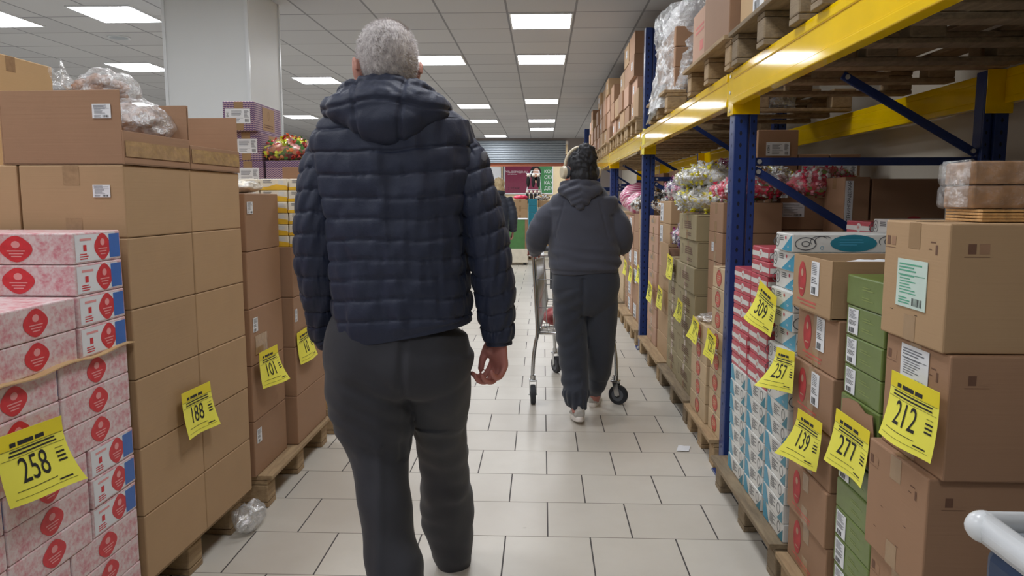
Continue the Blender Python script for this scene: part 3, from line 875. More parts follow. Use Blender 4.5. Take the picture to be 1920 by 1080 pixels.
b1 = open_carton(-1.56, -1.19, 2.11, 2.485, ZS2, .208, 'card_brown', 'open tan carton holding the bag of pastries, white label on its near side', low=('x+', .095), piv=PV, flaps=False, group='open cartons on the tan stack')
stick(b1, 'y-', .125, .045, .055, .04, 'wide', (.367, .372, .208))
b2 = open_carton(-1.56, -1.19, 2.488, 2.86, ZS2, .208, 'card_brown', 'open tan carton with cut down front, behind the pastry carton', low=('x+', .08), piv=PV, flaps=False, group='open cartons on the tan stack')
for b in (b1, b2):   # a strip of glossy tape along the cut-down side
    t = MB(); t.box((.1855, 0, .045), (.0012, .36, .045), 'tape_clear'); t.obj('tape_strip', b)
carton(-2.42, -1.965, 2.52, 3.0, ZS2 + .002, .425, 'card_light', 'pale yellowish carton at the upper left edge of the photo', jit=0, rz=0, tape='tape_clear')
carton(-2.42, -2.165, 2.52, 2.86, PZ, ZS2 - PZ, 'card_tan', 'tall carton that carries the pale yellowish carton', jit=0, rz=0)
sign('188', 'L', -1.17, 2.425, 0.675, 'yellow 188 price sheet on the tan cartons', .035, .3, .04, 5)

# pastry bags
def pastry_bag(c, r, rot, label, seed, n=9):
    rr = random.Random(seed)
    o = empty('pastry_bag', c); o.rotation_euler = rot
    for i in range(n):
        a = rr.uniform(0, 6.28); q = rr.uniform(.1, .72)
        p = (math.cos(a) * r[0] * q, math.sin(a) * r[1] * q, rr.uniform(-.55, .5) * r[2])
        mb = MB(); mb.ell(p, (.042, .028, .024), 'pastry', 14, 8, Euler((rr.uniform(-1, 1), rr.uniform(-1, 1), rr.uniform(0, 3))))
        for k, v in enumerate(mb.v):
            w2 = Vector(v); mb.v[k] = tuple(w2 + (w2 - Vector(p)) * .25 * noise.noise(w2 * 60))
        mb.obj('pastry', o)
    bl = MB(); bl.ell((0, 0, 0), r, 'film_bag', 56, 34)
    for k, v in enumerate(bl.v):
        w2 = Vector(v); nn = noise.noise(w2 * 16 + Vector((seed, 0, 0))) + .6 * noise.noise(w2 * 38)
        fl = 1 if w2.z > -r[2] * .6 else .7
        bl.v[k] = tuple(w2 * (1 + .16 * nn * fl) + Vector((0, 0, .01 * noise.noise(w2 * 50))))
    bl.obj('film_bag', o)
    nk = MB(); pts = []
    nu = 26
    vs = []
    for j in range(6):
        t = j / 5; rad = .018 + .05 * t * t
        for i in range(nu):
            a = 2 * math.pi * i / nu; q = rad * (1 + .35 * math.sin(a * 7 + seed) * t)
            vs.append((-r[0] * .9 - .05 * t - .01 * math.sin(3 * a), q * math.cos(a), q * math.sin(a)))
    nk.add(vs, [(j * nu + i, j * nu + (i + 1) % nu, (j + 1) * nu + (i + 1) % nu, (j + 1) * nu + i) for j in range(5) for i in range(nu)], 'film_heavy', True)
    nk.obj('bag_neck', o)
    tag(o, label, 'bag of pastries', 'bags of pastries on the tan stack'); return o
pastry_bag((-1.345, 2.46, ZS2 + .155), (.125, .11, .072), (0, .22, -.25), 'clear bag of chocolate pastries lying in the open carton', 4, 22)
pastry_bag((-1.455, 2.50, ZS2 + .262), (.105, .09, .065), (0, .05, .3), 'upper clear bag of pastries on the open carton, its neck to the left', 9, 18)

# crumpled film by the pallet corner
mb = MB(); mb.ell((0, 0, .05), (.05, .10, .055), 'film_heavy', 30, 18)
for k, v in enumerate(mb.v):
    w2 = Vector(v); mb.v[k] = (v[0] * (1 + .5 * noise.noise(w2 * 30)), v[1] * (1 + .4 * noise.noise(w2 * 26 + Vector((3, 0, 0)))), max(.002, v[2] * (1 + .4 * noise.noise(w2 * 35))))
o = mb.obj('crumpled_film'); o.location = (-1.16, 2.80, 0); tag(o, 'crumpled clear film hanging at the corner of the left pallet', 'plastic film')

# brown cartons with 101 and 10 sheets
pallet(-2.30, -1.16, 3.0, 3.88, 0, 'splintered pallet under the brown cartons with the 101 sheet', mat='pallet_wood')
H3 = 0.2375
for i in range(5):
    z = PZ + H3 * (4 - i)
    c = carton(-1.55, -1.195, 2.975, 3.36, z, H3, 'card_brown', f'brown carton, {nth(i)} of the column with the 101 sheet', group='brown cartons left of the aisle', axis='y', tape='tape_clear')
    if i in (0, 2, 4): stick(c, 'x+' if i else 'y-', -.14 if i else .12, .05, .05, .06, 'tall' if i else 'wide', (.352, .382, .236))
    if i == 0: c2 = stick(c, 'x+', -.145, .06, .06, .05, 'wide', (.352, .382, .236))
H4 = 0.236
for i in range(4):
    z = PZ + H4 * (3 - i)
    c = carton(-1.51, -1.155, 3.40, 3.86, z, H4, 'card_brown', f'brown carton, {nth(i)} of the column under the yellow and white packs', group='brown cartons left of the aisle', axis='y')
    if i == 1: stick(c, 'x+', -.2, .03, .03, .06, 'tall', (.352, .457, .2345))
sign('101', 'L', -1.165, 3.085, 0.675, 'yellow 101 price sheet on the brown cartons', .05, .8, .02, 7)
sign('10', 'L', -1.15, 3.515, 0.685, 'yellow price sheet with 10 partly behind the man', .04, .5, -.04, 8)
mb = MB(); mb.bb(-1.1945, -1.192, 3.02, 3.15, .66, .74, 'tape_clear'); tag(mb.obj('cardboard_patch'), 'torn cardboard patch above the 101 sheet', 'cardboard')

def pack_decor(F, w_, d, h):
    for s in ('x-', 'x+', 'y-', 'y+'):
        W = F[s].w
        F[s].poly([(-W / 2, -h / 2), (W / 2, -h / 2), (W / 2, -h * .12), (W * .1, h * .02), (-W * .2, -h * .2), (-W / 2, -h * .25)], 'sun_yellow')
        F[s].lines(-W * .15, h * .25, W * .45, h * .28, 3, 'ink_grey', random.Random(4))
        F[s].rect(W * .28, h * .2, W * .2, h * .3, 'doodle_white')
for i in range(6):
    z = PZ + 4 * H4 + .052 * (5 - i)
    for j in range(3):
        x0 = -1.43 + j * .13
        if j == 2 and i == 0: x0 += .004
        carton(x0, x0 + .129, 3.41, 3.60, z, .052, 'cream_box', f'yellow and white pack, {nth(i)}, {["leftmost", "middle", "rightmost"][j]} column on the brown cartons', name='snack_pack', cat='pack', group='yellow and white packs', axis='', decor=pack_decor, dkey='pack', tape='', gap=.001)
# loose pale bag lying on the brown carton
def blob(name, c, r, mat, label, cat, seed=1, amp=.22, fr=14, group=None, rot=(0, 0, 0), nu=44, nv=26, flat_z=None, film=None, film_amp=1.05, sweets=None, ns=170):
    mb = MB(); mb.ell((0, 0, 0), r, mat, nu, nv)
    for k, v in enumerate(mb.v):
        w2 = Vector(v); q = Vector((w2.x / r[0], w2.y / r[1], w2.z / r[2]))
        nn = noise.noise(w2 * fr + Vector((seed, seed * .7, 0))) + .5 * noise.noise(w2 * fr * 2.7)
        p = w2 * (1 + amp * nn)
        # squarish pillow
        e = max(abs(q.x), abs(q.y), .2) ; f = 1 + .18 * (1 - abs(q.z)) * (abs(q.x * q.y) * 2)
        p = Vector((p.x * f, p.y * f, p.z))
        if flat_z is not None: p.z = max(p.z, -r[2] * flat_z)
        mb.v[k] = tuple(p)
    o = mb.obj(name); o.location = c; o.rotation_euler = rot
    if sweets:
        rr = random.Random(seed * 7 + 1); sw = MB(); NV = len(mb.v)
        for _ in range(ns):
            p = Vector(mb.v[rr.randrange(NV)])
            if flat_z is not None and p.z < -r[2] * flat_z * .8: continue
            p = p * rr.uniform(.93, 1.03); e = Euler((rr.uniform(0, 6), rr.uniform(0, 6), rr.uniform(0, 6))).to_matrix(); m_ = rr.choice(sweets)
            L = rr.uniform(.013, .020); n0 = 6; vs = []
            for t_, q in ((-2.0, .75), (-1.05, .12), (-.7, .62), (0, .8), (.7, .62), (1.05, .12), (2.0, .75)):
                for i in range(n0):
                    a = 2 * math.pi * i / n0; fl = .35 if abs(t_) > 1.5 else 1
                    vs.append(p + e @ Vector((t_ * L * .8, q * L * math.cos(a), q * L * math.sin(a) * fl)))
            sw.add(vs, [(j * n0 + i, j * n0 + (i + 1) % n0, (j + 1) * n0 + (i + 1) % n0, (j + 1) * n0 + i) for j in range(6) for i in range(n0)], m_, False)
        sw.obj('wrapped_sweets', o)['kind'] = 'stuff'
    if film:
        fm = MB(); fm.v = [tuple(Vector(v) * film_amp + Vector((0, 0, .004 * math.sin(v[0] * 90)))) for v in mb.v]; fm.f = mb.f[:]; fm.sm = mb.sm[:]; fm.mi = mb.mi[:]; fm.mats = [film]
        fm.obj('film_wrap', o)
    tag(o, label, cat, group); return o
blob('snack_bag', (-1.36, 3.27, PZ + 5 * H3 + .028), (.10, .07, .03), 'cream_box', 'crumpled pale bag lying on the brown cartons', 'bag', 3, .25, 22, flat_z=.9, film='film')

# cases wrapped in film, with purple boxes standing on them
pallet(-2.2, -1.15, 4.0, 4.86, 0, 'pallet under the film wrapped cases behind the man')
def case_decor(F, w_, d, h):
    for s in ('x+', 'y-'):
        W = F[s].w
        F[s].rect(0, .01, W * .62, h * .5, 'paper'); F[s].lines(0, .01, W * .5, h * .4, 5, 'sun_yellow', random.Random(6), .0011)
for c in range(2):
    for i in range(8):
        z = PZ + .152 * (7 - i)
        carton(-1.52, -1.14, 4.02 + c * .42, 4.43 + c * .42, z, .152, 'card_light', f'small printed case, {nth(i)} of the {["nearer", "farther"][c]} film wrapped column behind the man', group='film wrapped cases', axis='y', decor=case_decor, dkey='case')
        if i < 1: carton(-1.92, -1.53, 4.02 + c * .42, 4.43 + c * .42, z, .152, 'card_light', 'printed case behind the film wrapped columns', group='hidden printed cases', axis='y')
mb = MB(); nn_ = 30
vs = []
for j in range(13):
    z = .12 + 1.15 * j / 12
    for i in range(nn_ + 1):
        y = 4.0 + .88 * i / nn_; vs.append((-1.128 + .012 * noise.noise(Vector((y * 9, z * 9, 1))), y, z))
mb.add(vs, [(j * (nn_ + 1) + i, j * (nn_ + 1) + i + 1, (j + 1) * (nn_ + 1) + i + 1, (j + 1) * (nn_ + 1) + i) for j in range(12) for i in range(nn_)], 'film', True)
tag(mb.obj('stretch_film'), 'stretch film around the printed cases behind the man', 'plastic film')
ZP = PZ + 8 * .152
def purple_decor(F, w_, d, h):
    for s in ('x+', 'x-'):
        F[s].rect(0, 0, .20, h * .8, 'card_tan', .0008); F[s].ring(0, h * .15, .014, h * .16, .003, 'print_brown', .0012)
        F[s].lines(0, -h * .25, .15, h * .16, 2, 'print_brown', random.Random(2), .0012)
def purple(x0, x1, y0, y1, z, h, label, s=True, rz=0.0):
    c = carton(x0, x1, y0, y1, z, h, 'purple_zigzag', label, name='purple_box', group='purple zigzag boxes', axis='y', decor=purple_decor, dkey='purple', tape='tape', rz=rz, jit=0)
    if s: stick(c, 'y-', -.005, .0, .135, .078, 'box', (x1 - x0 - .003, y1 - y0 - .003, h - .0015))
    return c
HP = .157
purple(-1.71, -1.535, 4.1, 4.50, ZP, HP, 'purple patterned box, lowest of the labelled column', True)
purple(-1.71, -1.535, 4.1, 4.52, ZP + HP, HP, 'purple patterned box, middle of the stack behind the pillar side', True, -.02)
purple(-1.735, -1.56, 4.05, 4.50, ZP + 2 * HP, HP, 'purple patterned box, highest of the stack', True, .03)
def purple_front(F, w_, d, h):
    for s in ('y-',): F[s].rect(.03, -.005, .24, h * .62, 'card_brown', .0008)
carton(-1.525, -1.155, 4.1, 4.3, ZP, HP, 'purple_zigzag', 'purple patterned box under the bag of bright sweets', name='purple_box', group='purple zigzag boxes', axis='x', decor=purple_front, dkey='purple2', rz=0, jit=0)
blob('candy_bag', (-1.42, 4.2, ZP + HP + .058), (.135, .085, .062), 'candy_mixed', 'bag of brightly wrapped sweets on the purple box', 'bag of sweets', 5, .3, 16, flat_z=.85, film='film_thin', sweets=['sw_red', 'sw_green', 'sw_lime', 'sw_orange', 'sw_red'], ns=120)
# ================================================================ goods under and on the rack
# pallets on the floor
for y0, y1, lb, m_ in ((1.48, 2.40, 'pallet under the green boxes and the big cartons', 'pallet_wood'), (2.45, 3.34, 'pallet under the turquoise and white boxes', 'pallet_old'),
                   (3.56, 4.22, 'pale pallet under the cartons with red ovals', 'pallet_wood'), (4.27, 5.26, 'dark pallet under the olive cartons', 'pallet_old'),
                   (5.30, 6.36, 'pallet just before the second blue post', 'pallet_wood'), (6.62, 7.42, 'pallet just beyond the second blue post', 'pallet_wood'),
                   (7.5, 8.3, 'pallet at the trolley wheel, second beyond the second post', 'pallet_wood'), (8.4, 9.3, 'pallet third beyond the second post', 'pallet_old')):
    pallet(.80 if y0 < 3.5 else .84, 2.0, y0, y1, 0, lb, mat=m_, nb=3 if y1 - y0 < .95 else 3)
for k, y0 in enumerate((9.7, 10.6, 11.5, 12.8, 13.7)):
    pallet(.85, 2.0, y0, y0 + .8, 0, 'distant floor pallet hidden beyond the woman', group='distant pallets')

# nearest big cartons
def big_decor(F, w_, d, h):
    def icon(s, u, v):
        F[s].rect(u, v, .016, .020, 'print_brown'); F[s].rect(u + .024, v, .020, .020, 'card_brown'); F[s].rect(u + .010, v - .016, .05, .001, 'print_brown')
    for s in ('y-', 'y+'): icon(s, -w_ / 2 + .045, h / 2 - .05)
    for s in ('x-', 'x+'):
        icon(s, -d / 2 + .02, h / 2 - .045); F[s].rect(d / 2 - .06, h / 2 - .04, .02, .003, 'print_brown'); F[s].rect(d / 2 - .045, h / 2 - .055, .008, .02, 'print_brown')
        F[s].rect(d / 2 - .07, h / 2 - .055, .012, .002, 'print_brown')
        for q in (-.2, .2): F[s].rect(q * d, -.01, .014, .0012, 'seam'); F[s].rect(q * d - .03, -.07, .014, .0012, 'seam')
    F['y-'].oval(.10, .02, .012, .02, 'print_brown')
BZ = [(0.144, .332), (.476, .262), (.738, .262), (1.0, .262)]
for i, (z, h) in enumerate(reversed(BZ)):
    dx = (0, .012, -.006, .006)[i]
    c = carton(.80 + dx, 1.20 + dx, 1.503 - dx, 1.782 - dx, z, h, 'card_brown' if i else 'card_tan', ['big tan carton with pale green label, highest at the right edge', 'big brown carton carrying the 212 sheet',
               'big brown carton below the one with the 212 sheet', 'lowest big brown carton at the right, above its pallet'][i], group='big cartons at the right edge', axis='x', decor=big_decor, dkey='big', rz=0, jit=0)
    if i == 0: stick(c, 'x-', .0, -.005, .13, .105, 'green', (.397, .276, .2605), 'pale green printed label')
    if i == 1: stick(c, 'x-', 0.0, .075, .12, .09, 'wide', (.397, .276, .2605))
sign('212', 'R', .785, 1.568, .93, 'yellow 212 price sheet on the big brown carton', .028, -.4, 0.0, 2, 0.97)
# wafers on top
mb = MB(); tops = 1.262
for (x0, y0, n_, lb) in ((.895, 1.56, 4, 'flat stack of pale wafer sheets, left pile on the big carton'), (1.005, 1.545, 3, 'flat stack of wafer sheets, right pile on the big carton')):
    mb = MB()
    for i in range(n_): mb.box((0, 0, .003 + i * .0066), (.105, .14, .0052), 'waffle', .001)
    o = mb.obj('wafer_sheets'); o.location = (x0 + .05, y0 + .07, tops); tag(o, lb, 'wafers', 'wafer sheets')
for i in range(2):
    o = empty('wafer_block', (.972, 1.645, tops + (.0265 if i == 0 else .0765)))
    mb = MB(); mb.box((0, 0, .024), (.17, .115, .047), 'biscuit', .004); mb.obj('wafers', o)
    fm = MB(); fm.box((-.006, 0, .024), (.19, .125, .050), 'film_thin', .01)
    me = fm.obj('film_wrap', o)
    ms = me.modifiers.new('s', 'SUBSURF'); ms.levels = 0; ms.render_levels = 0
    tag(o, ['lower', 'upper'][i] + ' wrapped block of wafers on the big tan carton', 'wafers', 'wrapped wafer blocks')
mb = MB(); vs = []
for j in range(15):      # crinkled film curtain at the aisle side of the wafer blocks
    z = tops + .03 + .098 * j / 14
    for i in range(15):
        y = 1.588 + .114 * i / 14; vs.append((.880 + .004 * (1 - j / 14) * -1 + .004 * noise.noise(Vector((y * 60, z * 60, 2))), y, z))
mb.add(vs, [(j * 15 + i, j * 15 + i + 1, (j + 1) * 15 + i + 1, (j + 1) * 15 + i) for j in range(14) for i in range(14)], 'film_bag', True)
tag(mb.obj('film_curtain'), 'crinkled film over the end of the wafer blocks', 'plastic film')

# olive green boxes
def green_decor(F, w_, d, h):
    for s in ('x-', 'x+'):
        for k in range(2): F[s].lines(.02, .012 - k * .026, d * .3, .012, 2, 'green_print', random.Random(8), .0008)
for i in range(12):
    z = PZ + .0805 * (11 - i)
    c = carton(.82, 1.16, 1.80, 2.03, z, .0805, 'green_box', f'olive green box, {nth(i)} of the green column', group='olive green boxes', axis='', decor=green_decor, dkey='green', tape='', jit=.004, rz=R.uniform(-.015, .015), gap=.001)
    if i in (1, 2, 3, 6, 8, 9, 10): stick(c, 'x-', -.066, .0, .062, .066, 'tall', (.337, .227, .0795))
for i in range(12):
    z = PZ + .0805 * (11 - i)
    if i: carton(1.18, 1.52, 1.80, 2.03, z, .0805, 'green_box', 'olive green box behind the green column', group='hidden olive green boxes', axis='', dkey=None, tape='')
sg = sign('277', 'R', .803, 1.905, .745, 'yellow 277 price sheet on the olive green boxes', .018, -.6, .0, 4)
mb = MB()
pts = [(.0, -.085), (.005, .03), (.04, .04), (.10, .045), (.15, .03), (.19, .035), (.205, -.02), (.21, -.10)]
mb.add([(a - .1, -.001, b) for a, b in pts] , [tuple(range(8))], 'card_brown'); mb.add([(a - .1, .001, b) for a, b in pts], [tuple(reversed(range(8)))], 'card_brown')
o = mb.obj('torn_cardboard'); o.location = (.812, 1.905, .745); o.rotation_euler = (0, 0, -math.pi / 2); tag(o, 'torn piece of cardboard behind the 277 sheet', 'cardboard')

# brown boxes with red print
def redprint(F, w_, d, h):
    s = 'x-'
    F[s].oval(-.075, .01, .034, h * .33, 'print_red'); F[s].oval(-.075, .03, .010, h * .07, 'card_rose', .0012); F[s].rect(-.075, -.02, .03, .004, 'card_rose', .0012)
    F[s].rect(-.03, -h * .32, .16, .006, 'print_rose'); F[s].rect(-.02, -h * .39, .13, .004, 'print_rose')
for i in range(6):
    z = PZ + .166 * (5 - i); dx = (0, .03, .022, .028, .02, .026)[i]
    if i == 0:
        c = open_carton(.795, 1.19, 2.075, 2.39, z, .164, 'card_tan', 'open tan box with red print, highest in the column with the 139 sheet', low=None, flaps=False, group='tan boxes with red print')
        fb = MB(); redprint({'x-': Face(fb, 'x-', 0, 0, .082, (.392, .312, .164))}, .392, .312, .164); fb.obj('print', c)
        dd = (.392, .312, .164)
        bg_ = MB(); bg_.ell((0, 0, .07), (.18, .15, .085), 'paper', 30, 16)
        for k, v in enumerate(bg_.v): w2 = Vector(v); bg_.v[k] = (v[0], v[1], min(max(.008, v[2] * (1 + .15 * noise.noise(w2 * 30))), .155))
        q_ = bg_.obj('inner_bag', c); q_['label'] = 'white plastic liner'
        q_.scale = (1, 1, 1)
    else:
        c = carton(.79 + dx, 1.19 + dx, 2.07, 2.40, z, .166, 'card_brown', f'brown box with red print, {nth(i)} in the column with the 139 sheet', group='tan boxes with red print', axis='x', decor=redprint, dkey='redp', rz=0)
        dd = (.397, .327, .1645)
    if i in (0, 1, 2, 3): stick(c, 'x-', .035, .022, .062, .098, 'tall', dd)
    if i > 1: pass
for i in range(5):
    carton(1.25, 1.65, 2.07, 2.40, PZ + .166 * i, .166, 'card_brown', 'brown box behind the column with the 139 sheet', group='hidden brown boxes', rz=0)
sign('139', 'R', .792, 2.175, .675, 'yellow 139 price sheet with a curled lower corner', .055, -1.2, -.06, 6, .95)

# turquoise and white boxes, red and white boxes
def teal_decor(F, w_, d, h):
    rr = random.Random(12)
    for s in ('x-', 'x+'):
        W = F[s].w
        F[s].poly([(-W * .1, -h / 2 + .003), (W / 2 - .002, -h / 2 + .003), (W / 2 - .002, h / 2 - .003)], 'teal', .0007)
        F[s].ring(-W * .40, h * .05, .022, h * .36, .003, 'doodle'); F[s].ring(-W * .40, h * .05, .010, h * .16, .003, 'doodle')
        F[s].lines(-W * .1, h * .22, W * .28, h * .3, 3, 'doodle', rr); F[s].oval(W * .12, h * .25, .008, .006, 'red_box')
        F[s].lines(W * .32, -h * .22, W * .15, h * .12, 2, 'doodle_white', rr, .0012)
    for s in ('y-', 'y+'):
        W = F[s].w
        F[s].oval(W * -.05, 0, .075, h * .46, 'teal_dark', .0008)
        F[s].lines(-W * .05, h * .05, .09, h * .4, 3, 'teal', rr, .0012)
        for u in (-.40, .34, .44):
            F[s].ring(u * W, -.002, .035, h * .36, .003, 'doodle'); F[s].ring(u * W, -.002, .014, h * .16, .003, 'doodle')
        for u in (-.27, -.3, .2, .24): F[s].ring(u * W, h * .1, .03, h * .3, .0025, 'doodle', a0=.1, a1=.6)
        F[s].ring(-W * .28, -h * .25, .006, .006, .0015, 'teal')
def teal_alt(F, w_, d, h):
    rr = random.Random(15)
    for s in ('x-', 'x+'):
        W = F[s].w
        F[s].poly([(-W / 2 + .003, -h / 2 + .002), (-W * .18, -h / 2 + .002), (-W * .36, h / 2 - .003), (-W / 2 + .003, h / 2 - .003)], 'teal', .0007)
        F[s].poly([(W / 2 - .003, -h / 2 + .002), (W * .25, -h / 2 + .002), (W / 2 - .003, h * .2)], 'teal_dark', .0007)
        F[s].lines(-W * .0, h * .05, W * .3, h * .6, 6, 'doodle', rr); F[s].ring(W * .3, h * .1, .018, h * .3, .003, 'doodle')
def red_decor(F, w_, d, h):
    for s in ('x-', 'x+', 'y-', 'y+'):
        W = F[s].w
        F[s].rect(0, -.002, W * .98, h * .36, 'doodle_white'); F[s].oval(W * .04, 0, .022, h * .34, 'doodle_white', .0009); F[s].lines(W * .04, 0, .03, h * .3, 3, 'print_rose', random.Random(3), .0013)
def tealbox(y0, y1, z, label, alt=False, x0=.82, dx=.36, jit=.003, group='turquoise and white boxes'):
    return carton(x0, x0 + dx, y0, y1, z, TH, 'doodle_white', label, name='turquoise_box', group=group, axis='', decor=teal_alt if alt else teal_decor,
                  dkey='tealalt' if alt else 'teal', tape='', jit=jit, rz=R.uniform(-.01, .01), gap=.001)
def redbox(y0, y1, z, label, x0=.82, jit=.004, mat='red_box'):
    return carton(x0, x0 + .30, y0, y1, z, RH, mat, label, name='red_box', group='red and white boxes', axis='', decor=red_decor, dkey='red' + mat, tape='', jit=jit, rz=R.uniform(-.02, .02), gap=.001)
TH, RH = .0660, .0525
cols = ((2.97, 3.21), (2.71, 2.95), (2.455, 2.69))
cname = ('beside the blue post', 'of the middle column', 'beside the brown boxes')
for ci, (y0, y1) in enumerate(cols):
    nteal = (7, 7, 15)[ci]
    for i in range(nteal):
        lo = nteal - 1 - i
        lb = f'turquoise and white box {cname[ci]}, {nth(i)}' if ci else f'turquoise and white box {cname[ci]}, {nth(i)} of the turquoise ones'
        tealbox(y0, y1, PZ + TH * lo, lb, alt=(lo < 7), x0=.82 + (.015 if ci == 2 and i in (1, 4) else 0))
    zz = PZ + 7 * TH
    nred = (8, 10, 0)[ci]
    for i in range(nred):
        lo = nred - 1 - i
        yy = (y0 + .035, y1) if (ci == 1 and i in (0, 2, 3)) else (y0, y1)
        redbox(yy[0], yy[1], zz + RH * lo, f'red and white box {cname[ci]}, {nth(i)} of the red ones')
Z3 = PZ + 15 * TH + .001
# long printed box crosswise on top
def long_decor(F, w_, d, h): teal_decor(F, w_, d, h)
c = carton(.81, 1.25, 2.46, 2.63, Z3, .062, 'doodle_white', 'long white box with turquoise oval lying on top of the turquoise column', name='turquoise_box', axis='', decor=long_decor, dkey='teall', tape='', rz=0, jit=0)
for k in range(13):
    for (y0, y1) in ((2.71, 2.95), (2.97, 3.21)):
        carton(1.21, 1.56, y0, y1, PZ + .0788 * k, .0788, 'doodle_white', 'turquoise printed box in the rear row of the pallet', name='turquoise_box', group='rear turquoise boxes', axis='', decor=teal_decor, dkey='teal', tape='', rz=0)
tealbox(2.71, 2.93, PZ + .0788 * 13, 'turquoise box lying apart behind, just left of the big tan carton', x0=1.27, dx=.3, group='boxes on the rear row')
redbox(2.96, 3.18, PZ + .0788 * 13, 'red box lying alone behind the long white box', x0=1.27)
sign('309', 'R', .80, 2.655, .995, 'yellow 309 price sheet on the red and white boxes', .04, -.9, .18, 9)
sign('257', 'R', .79, 2.41, .825, 'yellow curled 257 price sheet over the turquoise boxes', .06, -1.3, -.1, 10, .85)

# cartons with red ovals beyond the first post
def oval_decor(F, w_, d, h):
    for s in ('x-', 'y-'):
        F[s].ring(.0, 0, .055, h * .38, .006, 'print_red'); F[s].oval(0, 0, .045, h * .29, 'print_rose', .0007); F[s].lines(0, 0, .07, h * .3, 3, 'card_pale', random.Random(2), .0012)
for i in range(8):
    carton(.86, 1.20, 3.53, 3.79, PZ + .104 * (7 - i), .104, 'card_pale', f'carton with red oval, {nth(i)} of the column touching the blue post', group='cartons with red ovals', axis='x', decor=oval_decor, dkey='oval')
for i in range(5):
    carton(.845, 1.20, 3.81, 4.19, PZ + .102 * (4 - i), .102, 'card_pale', f'carton with red oval, {nth(i)} of the low column beside the olive cartons', group='cartons with red ovals', axis='x', decor=oval_decor, dkey='oval')
for i in range(4):
    c = carton(.93, 1.235, 3.90, 4.22, PZ + .511 + .1585 * (3 - i), .1585, 'card_brown', f'brown carton, {nth(i)} of the column under the pink sweets', group='brown cartons behind the first post', axis='x')
    if i == 1: stick(c, 'x-', -.05, .0, .05, .05, 'tall', (.302, .317, .157))
for i in range(7):
    c = carton(1.25, 1.54, 4.0, 4.3, PZ + .1672 * (6 - i), .1672, 'card_brown', f'brown carton, {nth(i)} of the column seen between post and diagonal brace', group='brown cartons behind the brace', axis='x')
    if i == 0: stick(c, 'y-', -.08, .02, .12, .075, 'wide', (.287, .297, .1657))
blob('film_scrap', (.90, 4.02, PZ + .525), (.05, .12, .02), 'film_heavy', 'scrap of clear film on the cartons with red ovals', 'plastic film', 8, .5, 22)
sign('129', 'R', .825, 3.60, .665, 'yellow 129 price sheet beside the first blue post', .02, -.3, .08, 11, .9)
sign('17', 'R', .825, 3.98, .67, 'yellow curled price sheet at the cartons with red ovals', .04, -.8, .1, 12, .8)

# olive cartons
def olive_decor(F, w_, d, h):
    s = 'x-'
    F[s].ring(-d * .3, .012, .018, h * .22, .003, 'seam'); F[s].lines(d * .05, .012, d * .44, h * .32, 4, 'print_brown', random.Random(5), .0009, .6)
    F[s].lines(d * .1, -h * .28, d * .3, h * .16, 2, 'print_brown', random.Random(6))
    F['y-'].rect(0, h / 2 - .008, w_ - .02, .002, 'seam')
for i in range(7):
    dx = (0, .008, -.006, .004, .0, .006, 0)[i]
    c = carton(.875 + dx, 1.28 + dx, 4.30, 4.84, PZ + .1535 * (6 - i), .1535, 'card_olive', f'olive brown carton, {nth(i)} of the column with silver and yellow sweets', group='olive brown cartons', axis='x', decor=olive_decor, dkey='olive')
    if i == 0: stick(c, 'y-', .10, .02, .20, .075, 'wide', (.402, .537, .152))
for i in range(5):
    carton(.885, 1.28, 4.87, 5.24, PZ + .1535 * (4 - i), .1535, 'card_olive', f'olive brown carton, {nth(i)} of the lower column behind', group='olive brown cartons', axis='x', decor=olive_decor, dkey='olive')
sign('204', 'R', .835, 4.50, .70, 'yellow curled price sheet on the olive brown cartons', .035, -.7, .1, 13, .8)
# tan cartons before the second post
def side_print(F, w_, d, h):
    F['x-'].rect(-.02, h * .22, d * .5, h * .28, 'card_tan', .0008); F['x-'].lines(-.02, h * .22, d * .4, h * .22, 3, 'ink_grey', random.Random(4), .0012)
for i in range(7):
    c = carton(.90, 1.22, 5.32, 5.78, PZ + .164 * (6 - i), .164, 'card_tan' if i not in (2,) else 'card_rose', f'tan carton, {nth(i)} of the column left of the olive ones', group='tan cartons before the second post', axis='y', tape='tape_clear')
    if i in (0, 1, 4): stick(c, 'x-', -.14, .0, .12, .13, 'tall', (.317, .457, .1625))
mb = MB(); mb.box((0, 0, 0), (.006, .36, .25), 'card_tan', .001); o = mb.obj('cardboard_flap'); o.location = (.885, 5.40, .87); o.rotation_euler = (0, -.06, 0); tag(o, 'loose cardboard flap hanging above the price sheets', 'cardboard')
for i in range(7):
    c = carton(.895, 1.23, 5.85, 6.32, PZ + .147 * (6 - i), .147, 'card_rose', f'greyish carton, {nth(i)} of the column touching the second blue post', group='greyish cartons at the second post', axis='x', decor=side_print, dkey='sidep')
sign('17', 'R', .86, 5.04, .93, 'high narrow yellow sheet above the olive cartons', .02, -.2, .08, 14)
sign('99', 'R', .865, 5.46, .665, 'yellow sheet on the tan cartons, nearer of two', .02, -.2, .1, 15)
sign('85', 'R', .865, 5.95, .64, 'yellow sheet just before the second blue post', .02, -.2, .14, 16)
